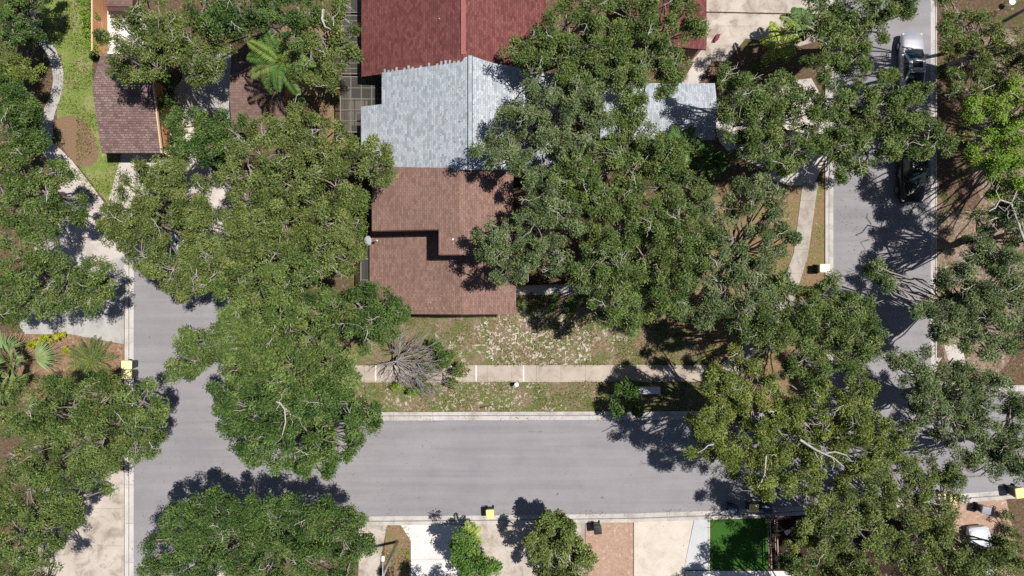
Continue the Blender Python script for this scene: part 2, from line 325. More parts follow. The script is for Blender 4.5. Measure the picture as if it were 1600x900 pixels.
def sheet(name, pxs, layer, mat, kind='structure', z=None):
    pts = [P(*p) for p in pxs]; zz = 0.004 * layer if z is None else z
    n = len(pts); a = sum(pts[i].x * pts[(i + 1) % n].y - pts[(i + 1) % n].x * pts[i].y for i in range(n))
    if a < 0: pts = pts[::-1]
    me = bpy.data.meshes.new(name); me.from_pydata([(p.x, p.y, zz) for p in pts], [], [list(range(n))])
    o = link(name, me, mat)
    if kind: o['kind'] = kind
    return o
def smoothpoly(pts, it=2):
    for _ in range(it):
        q = []
        for i in range(len(pts)):
            a, b = pts[i], pts[(i + 1) % len(pts)]
            q += [(a[0] * .75 + b[0] * .25, a[1] * .75 + b[1] * .25), (a[0] * .25 + b[0] * .75, a[1] * .25 + b[1] * .75)]
        pts = q
    return pts
def extrude_profile(name, pxs, prof, mat, side=1, kind='structure'):
    """profile (offset, z) swept along a pixel polyline on the ground; side: +1 left of travel, -1 right"""
    pts = [P(*p) for p in pxs]; rings = []
    for i, p in enumerate(pts):
        d0 = (pts[i] - pts[i - 1]).normalized() if i else (pts[1] - pts[0]).normalized()
        d1 = (pts[i + 1] - pts[i]).normalized() if i < len(pts) - 1 else d0
        d = (d0 + d1).normalized(); nrm = Vector((-d.y, d.x, 0)) * side; k = 1 / max(0.5, d.dot(d0))
        rings.append([(p.x + nrm.x * o * k, p.y + nrm.y * o * k, z) for o, z in prof])
    m = MB(); m.loft(rings, caps=True, smooth=False)
    o = m.build(name, mat); o['kind'] = kind; return o
# ------------------------------------------------------------------ ground and paving
def bigsheet():
    me = bpy.data.meshes.new('ground'); s = 900
    me.from_pydata([(-s, -s, 0), (s, -s, 0), (s, s, 0), (-s, s, 0)], [], [(0, 1, 2, 3)]); o = link('ground', me, M['ground']); o['kind'] = 'structure'
bigsheet()
def arc(cx, cy, r, a0, a1, n=8): return [(cx + r * math.cos(R(a0 + (a1 - a0) * i / n)), cy + r * math.sin(R(a0 + (a1 - a0) * i / n))) for i in range(n + 1)]
NE = arc(405, 598, 60, 180, 90)                 # left road turning into the cross street (image coordinates, y down)
ROAD_TOP = [(345, 405), (345, 590)] + NE + [(600, 657), (900, 656), (1230, 655)] + arc(1232, 585, 70, 90, 0) + [(1302, 400), (1302, -500)]
ROAD_RIGHT = [(1454, -500), (1454, 560)] + arc(1504, 560, 50, 180, 90) + [(1600, 611), (2600, 611)]
ROAD_BOT = [(2600, 720), (1600, 764), (1520, 770), (1200, 795), (1000, 802), (800, 805), (570, 807), (400, 807)] + arc(390, 857, 50, 270, 180)[1:] + [(340, 1500)]
sheet('street_asphalt', [(209, 405)] + ROAD_TOP + ROAD_RIGHT + ROAD_BOT + [(209, 1500)], 3, M['asphalt'])
KP = [(0, 0), (0, .018), (.30, .022), (.34, .03), (.42, .085), (.66, .10), (.68, 0)]
extrude_profile('kerb', ROAD_TOP, KP, M['kerb'], 1)
extrude_profile('kerb', ROAD_RIGHT, KP[:4] + [(.36, .07), (.45, .07), (.46, 0)], M['kerb'], 1)
extrude_profile('kerb', ROAD_BOT, KP, M['kerb'], 1)
extrude_profile('kerb', [(209, 405), (209, 1500)], KP, M['kerb_y'], -1)
for nm, ln, sd, o0, o1 in (('a', ROAD_TOP, 1, .335, .385), ('b', ROAD_BOT, 1, .335, .385), ('c', [(209, 405), (209, 1500)], -1, .335, .375)):
    extrude_profile('gutter_grime', ln, [(o0, .028), (o0, .047), (o1, .075), (o1, .028)], M['grime'], sd)
sheet('front_lawn', [(548, 480), (1125, 480), (1125, 571), (548, 571)], 1, M['lawn_front'])
sheet('verge', [(400, 596), (1240, 596), (1240, 645), (400, 645)], 1, M['lawn_verge'])
def raised(name, pxs, mat, h=0.05):
    m = MB(); m.prism([P(*p)[:2] for p in pxs], 0, h); o = m.build(name, mat); o['kind'] = 'structure'; return o
raised('sidewalk', [(430, 571), (1125, 570), (1125, 596), (430, 598)], M['walk'])
for x in (587, 744, 818, 1046): raised('sidewalk_joint_strip', [(x - 1.2, 570.5), (x + 1.2, 570.5), (x + 1.2, 596), (x - 1.2, 596)], M['white_conc'], 0.054)
sheet('side_yard_grass', [(1020, 285), (1290, 285), (1290, 640), (1130, 640), (1100, 560), (1060, 480)], 2, M['lawn_right'])
raised('side_path', [(1254, 285), (1278, 285), (1262, 400), (1240, 470), (1190, 545), (1145, 597), (1126, 597), (1126, 570), (1175, 520), (1218, 455), (1240, 395)], M['walk2'])
raised('side_driveway', smoothpoly([(1118, 150), (1200, 130), (1290, 120), (1290, 290), (1215, 290), (1190, 262), (1140, 240), (1118, 215)], 1), M['pale'], 0.03)
sheet('upper_driveway', [(1104, -60), (1290, -60), (1290, 60), (1250, 72), (1165, 60), (1135, 96), (1080, 96), (1104, 70)], 3, M['stained'])
for a in ([(1104, 19), (1290, 23)], [(1125, -60), (1126, 19)]):
    q = [(a[0][0] - 1, a[0][1] - 1), (a[1][0] + 1, a[1][1] - 1), (a[1][0] + 1, a[1][1] + 1), (a[0][0] - 1, a[0][1] + 1)]
    sheet('expansion_joint', q, 4, M['darkbed'])
raised('entry_walk', [(1085, 96), (1112, 96), (1090, 132), (1064, 132)], M['pale'], 0.03)
sheet('sandy_yard', smoothpoly([(1458, 60), (1620, 40), (1660, 300), (1620, 440), (1560, 610), (1458, 600)], 1), 2, M['sandy'])
sheet('dark_litter_bed', smoothpoly([(1456, 10), (1530, 20), (1540, 120), (1510, 250), (1540, 330), (1456, 330)], 1), 3, M['ground'])
# left side
left_lawn = smoothpoly([(55, -60), (150, -60), (150, 60), (142, 120), (160, 235), (190, 240), (190, 330), (165, 316), (120, 255), (85, 200), (98, 110), (60, 30)], 1)
sheet('left_lawn', left_lawn, 1, M['lawn_bright'])
sheet('bare_dirt_patch', smoothpoly([(82, 190), (105, 178), (140, 190), (158, 250), (135, 262), (118, 258), (98, 232)]), 2, M['dirt'])
raised('curved_path', smoothpoly([(30, 0), (48, 0), (66, 52), (88, 75), (102, 115), (95, 155), (82, 185), (84, 225), (56, 225), (66, 175), (80, 150), (85, 115), (72, 80), (50, 58)]), M['greyc'], 0.04)
raised('left_drive', smoothpoly([(60, 215), (95, 228), (165, 318), (205, 380), (209, 410), (194, 414), (194, 500), (120, 470), (50, 420), (60, 330), (100, 320), (80, 270)], 1), M['pale'], 0.03)
sheet('left_driveway', [(20, 495), (60, 440), (194, 400), (194, 538), (110, 522), (40, 522)], 5, M['greyc'], z=0.034)
sheet('mulch_bed', [(0, 520), (110, 522), (194, 539), (194, 625), (0, 625)], 2, M['mulch'])
sheet('court_apron', [(190, 240), (300, 240), (420, 330), (400, 400), (345, 404), (209, 404), (165, 330)], 2, M['pale'])
sheet('garage_apron', [(187, 238), (305, 100), (305, 260), (187, 280)], 1, M['beige'])
raised('narrow_path', [(285, 100), (302, 100), (303, 190), (286, 190)], M['pale'], 0.03)
sheet('shaded_slab', [(302, 70), (361, 70), (361, 190), (302, 190)], 3, M['greyc'])
sheet('white_patio', [(166, 16), (214, 16), (236, 46), (222, 70), (240, 100), (166, 100)], 3, M['white_conc'])
raised('corner_driveway', [(60, 735), (194, 735), (194, 905), (60, 905)], M['stained'], 0.03)
sheet('yard_soil', [(440, 40), (560, 40), (560, 260), (440, 260)], 1, M['lawn_right'])
sheet('mid_bed_path', [(362, 395), (385, 385), (392, 430), (375, 445)], 3, M['pale'])
# bottom drives
B = [(815, 9), ]
sheet('bottom_drive_grey', [(560, 818), (605, 818), (588, 910), (560, 910)], 3, M['stained'])
sheet('bottom_grass_strip', [(604, 819), (625, 819), (641, 845), (641, 1000), (590, 1000)], 2, M['lawn_right'])
raised('bottom_white_drive', [(626, 820), (720, 820), (720, 1100), (642, 1100), (642, 845)], M['white_conc'], 0.03)
raised('bottom_stained_drive', [(722, 820), (914, 816), (914, 1100), (722, 1100)], M['stained'], 0.026)
sheet('bottom_soil_drive', [(915, 815), (989, 813), (989, 1100), (915, 1100)], 3, M['pinkbrown'])
raised('bottom_beige_drive', [(990.5, 813), (1084, 811), (1070, 880), (1069, 1100), (990.5, 1100)], M['beige'], 0.03)
raised('bottom_grey_slab', [(1085, 811), (1106, 810), (1107, 890), (1070, 890), (1070.5, 880)], M['blueslab'], 0.026)
raised('bottom_white_slab', [(1070.5, 892), (1240, 892), (1240, 1100), (1070.5, 1100)], M['white_conc'], 0.03)
raised('turf_edging', [(1106.3, 809), (1109, 809), (1109, 892), (1107, 892)], M['beige'], 0.06)
sheet('artificial_turf', [(1109, 809), (1200, 806), (1200, 890), (1109, 890)], 3, M['turf'])
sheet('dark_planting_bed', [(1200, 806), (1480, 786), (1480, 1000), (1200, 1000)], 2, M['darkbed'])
sheet('right_drive', [(1488, 786), (1572, 780), (1590, 860), (1575, 1000), (1480, 1000)], 3, M['pinkbrown'])
sheet('sidewalk_slab', [(1475, 540), (1502, 535), (1510, 575), (1488, 585)], 4, M['pale'])
sheet('road_repair_mark', [(825, 674.2), (840, 673.6), (846, 672.5), (847, 675.8), (840, 675), (825, 675)], 4, M['grime'])
# front walk and board screen by the brown house
raised('front_walk', [(800, 447), (925, 445), (930, 460), (800, 461)], M['greyc'], 0.08)
# ------------------------------------------------------------------ houses
def roof_pt(x, y, xr, hr, sl): return (x, y, hr - sl * abs(x - xr))
def gable(mb, xw, xr, xe, ys, yn, hr, sl, t=0.16):
    """two slopes, ridge along y; ys/yn may be (west, ridge, east) triples"""
    ys = ys if isinstance(ys, tuple) else (ys,) * 3; yn = yn if isinstance(yn, tuple) else (yn,) * 3
    q = lambda x, y: roof_pt(x, y, xr, hr, sl)
    mb.slab([q(xw, ys[0]), q(xr, ys[1]), q(xr, yn[1]), q(xw, yn[0])], t); mb.slab([q(xr, ys[1]), q(xe, ys[2]), q(xe, yn[2]), q(xr, yn[1])], t)
def vent(parent, px, py, h, r=0.06, mat=None, name='roof_vent'):
    p = P(px, py, h); m = MB(); m.disc((p.x, p.y), r, h - 0.4, h + 0.12, 10); m.disc((p.x, p.y), r * 2.0, h - .12, h - 0.02, 10, r * 1.3)
    return m.build(name, mat or M['offwhite'], parent)
def jag(a, b, lo, hi, step=0.2, seed=3):
    """stepped shingle ends between two 2-D points, displaced along +y"""
    r = random.Random(seed); out = []; n = int(abs(b[0] - a[0]) / step); prev = None
    for i in range(n):
        t0, t1 = i / n, (i + 1) / n; d = r.choice([lo, hi, lo, hi, (lo + hi) / 2]) if i % 2 else lo
        for t in (t0, t1): out.append((a[0] + (b[0] - a[0]) * t, a[1] + (b[1] - a[1]) * t + d))
    return out
# red roofed unit (top)
XR_A, H_A, SL = -3.28, 7.1, 0.405
redh = empty('townhouse', (-4, 21, 0), label='townhouse with the long maroon red shingle roof at the top edge', cat='house', group='attached townhouses with different roof colours')
m = MB(); gable(m, -10.85, XR_A, 2.4, 15.22, 27.0, H_A, SL); rf = m.build('roof', M['red_roof'], None); rf.parent = redh; rf.matrix_parent_inverse = Matrix.Translation((4, -21, 0))
def adopt(o, p): o.parent = p; o.matrix_parent_inverse = Matrix.Translation(-p.location); return o
m = MB(); m.box(XR_A - .16, XR_A - .001, 15.75, 27, H_A - .02, H_A + .035); m.box(XR_A + .001, XR_A + .16, 15.75, 27, H_A - .02, H_A + .035); adopt(m.build('ridge_cap', M['redtrim']), redh)
m = MB(); m.box(-10.4, 2.1, 15.75, 26.9, 0, 3.9); adopt(m.build('wall', M['stucco']), redh)
m = MB(); gable(m, P(985, 0, 3)[0], P(1045, 0, 3.6)[0], P(1103, 0, 3.0)[0], P(0, 78, 3.0)[1], 26, 3.7, 0.22); adopt(m.build('garage_roof', M['red_roof']), redh)
m = MB(); m.box(P(985, 0, 3)[0] + .3, P(1103, 0, 3)[0] - .3, P(0, 78, 3)[1] + .3, 25.8, 0, 2.85); adopt(m.build('garage_wall', M['stucco']), redh)
m = MB(); q = P(1013, 68, 2.4); m.slab([(q.x - .9, q.y, 2.3), (q.x + .9, q.y, 2.3), (q.x + .9, q.y + 2, 2.7), (q.x - .9, q.y + 2, 2.7)], .15); adopt(m.build('porch_roof', M['red_roof']), redh)
for a in ((687, 30, 6.3), (628, 52, 5.1), (655, 88, 5.6)): adopt(vent(None, *a, r=.04), redh)
# blue-grey roofed unit
XR_B, H_B = -2.80, 7.33
blueh = empty('townhouse', (-3, 12, 0), label='townhouse with the pale blue grey shingle roof in the middle of the row', cat='house', group='attached townhouses with different roof colours')
q = lambda x, y: roof_pt(x, y, XR_B, H_B, SL)
wedge = [(-10.87, 13.06), (-9.25, 13.06), (-9.25, 15.30)] + jag((-9.25, 15.30), (-3.4, 15.26), 0.0, 0.24, .15) + [(-3.2, 15.52), (XR_B, 15.6)]
m = MB(); m.slab([q(*p) for p in wedge + [(XR_B, 7.95), (-9.2, 8.15), (-10.87, 8.2)]], 0.14)
m.slab([q(*p) for p in [(XR_B, 7.95), (3.2, 8.3), (3.2, 15.1), (-1.2, 15.3), (XR_B, 15.6)]], 0.14)
adopt(m.build('roof', M['blue_roof']), blueh)
m = MB(); m.box(XR_B - .12, XR_B + .12, 7.9, 15.6, H_B - .06, H_B + .03); rc = adopt(m.build('ridge_vent', M['blue_roof']), blueh)
m = MB(); m.box(XR_B - .16, XR_B - .122, 7.9, 15.6, H_B - .08, H_B + .03); m.box(XR_B + .122, XR_B + .17, 7.9, 15.6, H_B - .08, H_B + .03); adopt(m.build('vent_slot', M['bluevent']), blueh)
m = MB(); m.prism([(-9.0, 8.6), (2.8, 8.6), (2.8, 15.0), (-9.0, 15.0), (-9.0, 12.9), (-10.5, 12.8), (-10.5, 8.6)], 0, 3.9); adopt(m.build('wall', M['stucco']), blueh)
x0, x1 = P(938, 0, 3.1)[0], P(1117, 0, 2.9)[0]; y0, y1 = P(0, 218, 2.9)[1], P(0, 130, 2.9)[1]; yr = (y0 + y1) / 2
m = MB(); m.slab([(x0, y0, 2.9), (x1, y0, 2.9), (x1, yr, 3.5), (x0, yr, 3.5)], .15); m.slab([(x0, yr, 3.5), (x1, yr, 3.5), (x1, y1, 2.9), (x0, y1, 2.9)], .15); adopt(m.build('garage_roof', M['blue_roof']), blueh)
m = MB(); m.box(x0 + .3, x1 - .3, y0 + .35, y1 - .3, 0, 2.74); adopt(m.build('garage_wall', M['stucco']), blueh)
for a in ((649, 151, 5.6), (688, 121, 6.1)): adopt(vent(None, *a, r=.06, mat=M['bluevent']), blueh)
for py in (109, 119, 132):
    p = P(726, py, 6.95); m = MB(); m.box(p.x - .18, p.x + .18, p.y - .12, p.y + .12, 6.75, 7.08, .02); adopt(m.build('box_vent', M['bluevent']), blueh)
# brown roofed unit
brown = empty('townhouse', (-5, 3, 0), label='townhouse with the two level brown shingle roof beside the front lawn', cat='house', group='attached townhouses with different roof colours')
XR, SB = -3.55, 0.243
HU, HL = 6.95, 4.5
q = lambda x, y: roof_pt(x, y, XR, HU, SB)
m = MB()
m.slab([q(-9.8, 4.0), q(-5.0, 4.0), q(-5.0, 2.27), q(XR, 2.27), q(XR, 8.12), q(-9.8, 8.5)], .18); m.slab([q(XR, 2.27), q(0.1, 2.27), q(0.1, 8.3), q(XR, 8.12)], .18)
adopt(m.build('upper_roof', M['brown_roof']), brown)
m = MB(); zc = lambda x: HU - SB * abs(x - XR) - .02
for a, b in (((-9.8, 3.97), (-5.0, 3.97)), ((-4.97, 2.24), (XR, 2.24)), ((XR, 2.24), (0.1, 2.24))):
    m.add([(a[0], a[1] - .03, zc(a[0]) - .24), (b[0], b[1] - .03, zc(b[0]) - .24), (b[0], b[1] - .03, zc(b[0])), (a[0], a[1] - .03, zc(a[0])),
           (a[0], a[1], zc(a[0]) - .24), (b[0], b[1], zc(b[0]) - .24), (b[0], b[1], zc(b[0])), (a[0], a[1], zc(a[0]))],
          [(0, 1, 2, 3), (7, 6, 5, 4), (0, 4, 5, 1), (3, 2, 6, 7), (0, 3, 7, 4), (1, 5, 6, 2)])
adopt(m.build('fascia', M['fascia']), brown)
m = MB(); m.prism([(-9.4, 4.3), (-4.7, 4.3), (-4.7, 2.6), (-.2, 2.6), (-.2, 8.0), (-9.4, 8.0)], 0, 5.25); adopt(m.build('upper_wall', M['fascia']), brown)
m = MB(); gable(m, -10.53, XR, 0.30, -1.88, 4.2, HL, SB, .18); adopt(m.build('lower_roof', M['brown_roof']), brown)
m = MB(); zc = lambda x: HL - SB * abs(x - XR) - .02
for a, b in (((-10.53, -1.91), (XR, -1.91)), ((XR, -1.91), (0.3, -1.91))):
    m.slab([(a[0], a[1] - .03, zc(a[0])), (b[0], b[1] - .03, zc(b[0])), (b[0], b[1], zc(b[0])), (a[0], a[1], zc(a[0]))], .2)
adopt(m.build('lower_fascia', M['fascia']), brown)
m = MB(); m.box(-10.1, 0.0, -1.5, 4.15, 0, 2.7); adopt(m.build('lower_wall', M['stucco']), brown)
for a in ((708, 374, 6.75, .07), (712, 415, 4.45, .09), (641, 455, 3.4, .05), (659, 465, 3.5, .05)): adopt(vent(None, *a), brown)
# satellite dish on the brown roof
pd = P(583, 377, 3.3)
dish = empty('satellite_dish', (-10.1, pd.y, 3.0), label='white oval satellite dish on the western edge of the brown roof', cat='satellite dish')
m = MB(); rings = []
T = Matrix.Translation((-.32, 0, 1.0)) @ Matrix.Rotation(R(42), 4, 'Y') @ Matrix.Rotation(R(0), 4, 'X')
for k in range(6):
    r = 0.34 * k / 5 + .004; rings.append([T @ Vector((r * .85 * math.cos(t), r * math.sin(t), .55 * r * r)) for t in [2 * math.pi * j / 24 for j in range(24)]])
m.loft(rings, caps=False); m.add(rings[0], [tuple(range(24))])
m.build('reflector', M['dishgrey'], dish); m = MB(); m.tube([(0.05, 0, -.25), (0.05, 0, .55), (-.2, 0, .95)], .03); m.build('mast', M['steel'], dish)
m = MB(); m.tube([(-.2, 0, .8), (.35, 0, 1.05)], .018); m.box(.3, .46, -.06, .06, 1.0, 1.14, .02); m.build('feed_arm', M['steel'], dish)
# screened enclosures
def enclosure(label, px0, px1, py0, py1, h, nx, ny, skip=None, notch=None):
    a, b = P(px0, py1, h), P(px1, py0, h); e = empty('screen_enclosure', ((a.x + b.x) / 2, (a.y + b.y) / 2, 0), label=label, cat='screen enclosure', group='screened patio enclosures along the townhouses')
    W, D = (b.x - a.x) / 2, (b.y - a.y) / 2; m = MB(); t = .035
    for i in range(nx + 1):
        x = -W + 2 * W * i / nx; m.box(x - t, x + t, -D, D, h - .06, h)
        for y in (-D, D): m.box(x - t + .003, x + t - .003, y - t, y + t, 0, h - .06)
    for j in range(ny + 1):
        y = -D + 2 * D * j / ny; m.box(-W, W, y - t + .004, y + t - .004, h - .055, h - .003)
    m.build('frame', M['alu'], e)
    s = MB(); s.add([(-W, -D, h + .01), (W, -D, h + .01), (W, D, h + .01), (-W, D, h + .01)], [(0, 1, 2, 3)])
    for (p, r) in (((-W, -D), (-W, D)), ((-W, -D), (W, -D)), ((-W, D), (W, D))): s.add([(p[0] * 1.004, p[1] * 1.004, .1), (r[0] * 1.004, r[1] * 1.004, .1), (r[0] * 1.004, r[1] * 1.004, h), (p[0] * 1.004, p[1] * 1.004, h)], [(0, 1, 2, 3)])
    s.build('screen', M['screen'], e)
    f = MB(); f.box(-W - .1, W, -D, D, 0, .06); f.build('patio_floor', M['patio'], e); return e
enclosure('grid framed screen enclosure in the notch between red and blue roofs', 532, 597, 120, 206, 2.6, 4, 5)
enclosure('narrow slatted screen enclosure along the west side of the red roof', 534, 566, 24, 115, 2.5, 1, 11)
enclosure('screen enclosure cut by the top edge beside the red roof', 532, 596, -60, 19, 2.5, 2, 3)
enclosure('thin dark screen enclosure along the west side of the brown roof', 564, 580, 372, 470, 2.4, 1, 3)
# left garage
gar = empty('garage', (-28.3, 13, 0), label='garage with the mauve brown shingle roof and orange board wall beside the left lawn', cat='garage')
x0, x1, ys, yrd, yn = -30.5, -26.1, P(0, 239, 2.6)[1], P(0, 134, 3.7)[1], P(0, 84, 2.6)[1]
m = MB(); m.slab([(x0, ys, 2.55), (x1, ys, 2.55), (x1, yrd, 3.7), (x0, yrd, 3.7)], .12); m.slab([(x0, yrd, 3.7), (x1, yrd, 3.7), (x1, yn, 2.6), (x0, yn, 2.6)], .12); adopt(m.build('roof', M['left_roof']), gar)
m = MB(); m.box(x0 + .3, x1 - .62, ys + .8, yn - .3, 0, 2.42)
m.add([(x1 - .62, ys + .8, 2.42), (x1 - .62, yn - .3, 2.42), (x1 - .62, yrd, 3.5), (x1 - .8, ys + .8, 2.42), (x1 - .8, yn - .3, 2.42), (x1 - .8, yrd, 3.5)], [(0, 1, 2), (5, 4, 3), (0, 2, 5, 3), (1, 4, 5, 2), (0, 3, 4, 1)])
adopt(m.build('wall', M['cedar']), gar)
m = MB(); m.box(x1 - .02, x1 + .05, ys, yrd, 2.4, 2.5, 0, Matrix.Identity(4)); 
m = MB(); m.slab([(x1 + .003, ys, 2.56), (x1 + .09, ys, 2.56), (x1 + .09, yrd, 3.71), (x1 + .003, yrd, 3.71)], .22); m.slab([(x1 + .003, yrd, 3.71), (x1 + .09, yrd, 3.71), (x1 + .09, yn, 2.61), (x1 + .003, yn, 2.61)], .22); adopt(m.build('barge_board', M['cedar_pale']), gar)
m = MB(); m.box(x0 + .7, x0 + 3.2, ys + .74, ys + .797, 0.02, 2.15); adopt(m.build('garage_door', M['offwhite']), gar)
# small brown roof under the palm
g2 = empty('shed', (-19, 14, 0), label='low outbuilding with dull brown roof under the feather palm', cat='shed')
a, b = P(361, 206, 2.7), P(446, 106, 2.7); yr = (a.y + b.y) / 2 + .6
m = MB(); m.slab([(a.x, a.y, 2.6), (b.x, a.y, 2.6), (b.x, yr, 3.0), (a.x, yr, 3.0)], .14); m.slab([(a.x, yr, 3.0), (b.x, yr, 3.0), (b.x, b.y + .5, 2.7), (a.x, b.y + .5, 2.7)], .14); adopt(m.build('roof', M['small_roof']), g2)
m = MB(); m.box(a.x + .25, b.x - .25, a.y + .25, b.y + .2, 0, 2.5); adopt(m.build('wall', M['cedar']), g2)
# brown roofed porch at the top left
g3 = empty('shed', (-30.5, 22.5, 0), label='dark red brown outbuilding behind the white patio at the top left', cat='shed')
a, b = P(168, 17, 1.2), P(206, -60, 1.2)
m = MB(); m.box(a.x, b.x, a.y, b.y, 0, 1.2); adopt(m.build('wall', M['fascia']), g3); m = MB(); m.box(a.x - .1, b.x + .1, a.y + .3, b.y, 1.2, 1.3); adopt(m.build('roof', M['small_roof']), g3)
# ------------------------------------------------------------------ fences
def board_fence(label, p0, p1, h, mat, capmat, bw=.14, gap=.01, post=2.4, group=None, name='board_fence'):
    a, b = P(*p0), P(*p1); L = (b - a).length; ang = math.atan2(b.y - a.y, b.x - a.x)
    e = empty(name, a, ang, label, 'fence', group)
    m = MB(); n = int(L / (bw + gap)); r = random.Random(int(L * 10))
    for i in range(n): x = i * (bw + gap); m.box(x, x + bw, -.012, .012, .05, h - .06 + r.uniform(-.02, .02))
    m.build('boards', mat, e)
    m = MB(); m.box(0, L, -.05, .05, h - .05, h, .01); m.box(0, L, .014, .05, .5, .59); m.build('rail', capmat, e)
    for i in range(int(L / post) + 1):
        m = MB(); m.box(i * post - .05, i * post + .05, .016, .116, 0, h - .052); m.build('post', capmat, e)
    return e
board_fence('tall orange cedar fence with pale cap left of the white patio', (168, 92), (168, -60), 1.95, M['cedar'], M['cedar_pale'])
board_fence('orange cedar fence running south from the corner of the garage', (261, 238), (285, 252), 1.5, M['cedar'], M['cedar_pale'])
board_fence('dark brown board fence behind the front walk of the brown roofed house', (812, 447), (905, 444), 1.5, M['oldwood'], M['oldwood'])
# planter rails beside the turf
def rail_fence(label, p0, p1):
    a, b = P(*p0), P(*p1); L = (b - a).length; e = empty('rail_fence', a, math.atan2(b.y - a.y, b.x - a.x), label, 'fence', 'low rusty rails beside the artificial turf')
    m = MB(); m.box(0, L, -.045, .045, .8, .86, .01); m.build('rail', M['rust'], e); m = MB(); m.box(.04, L - .04, -.025, .025, .35, .41); m.build('rail', M['rust'], e)
    for i in range(5): m = MB(); x = L * i / 4; m.box(x - .04, x + .04, -.04, .04, 0, .797); m.build('post', M['darkwood'], e)
rail_fence('low rusty rail fence along the right edge of the green turf', (1197, 806), (1199, 882))
rail_fence('low rusty rail fence on the dark bed, the farther one from the turf', (1207, 805), (1210, 882))
# ------------------------------------------------------------------ vegetation
def unit(a): return a / np.maximum(np.linalg.norm(a, axis=-1, keepdims=True), 1e-9)
def leaves_mesh(name, cen, tip, nrm, L, W, tone, accent, mat, parent):
    """diamond leaves: centre, direction, normal, length, width arrays -> one mesh"""
    n = len(cen); side = unit(np.cross(tip, nrm)); L = L[:, None]; W = W[:, None]
    droop = nrm * (L * 0.12)
    v = np.stack([cen - tip * L * .5 - droop, cen + side * W * .5 - tip * L * .05, cen + tip * L * .5 - droop, cen - side * W * .5 - tip * L * .05], 1).reshape(-1, 3)
    me = bpy.data.meshes.new(name); me.vertices.add(4 * n); me.loops.add(4 * n); me.polygons.add(n)
    me.vertices.foreach_set('co', v.astype(np.float32).ravel()); me.loops.foreach_set('vertex_index', np.arange(4 * n, dtype=np.int32))
    me.polygons.foreach_set('loop_start', np.arange(0, 4 * n, 4, dtype=np.int32)); me.polygons.foreach_set('loop_total', np.full(n, 4, dtype=np.int32))
    me.update(calc_edges=True)
    for nm, arr in (('tone', tone), ('accent', accent)):
        at = me.attributes.new(nm, 'FLOAT', 'FACE'); at.data.foreach_set('value', np.clip(arr, 0, 1).astype(np.float32))
    return link(name, me, mat, parent)
def wiggle(a, b, n, amp, r, lift=0.0):
    a, b = np.array(a, float), np.array(b, float); out = []; d = np.linalg.norm(b - a)
    off = np.cumsum(r.normal(0, 1, (n + 1, 3)), 0) * amp * d / n; off -= np.linspace(0, 1, n + 1)[:, None] * off[-1]
    for i in range(n + 1):
        t = i / n; p = a + (b - a) * t + off[i] * math.sin(math.pi * t) ** .5; p[2] += lift * math.sin(math.pi * t); out.append(p)
    return out
GAP = .20
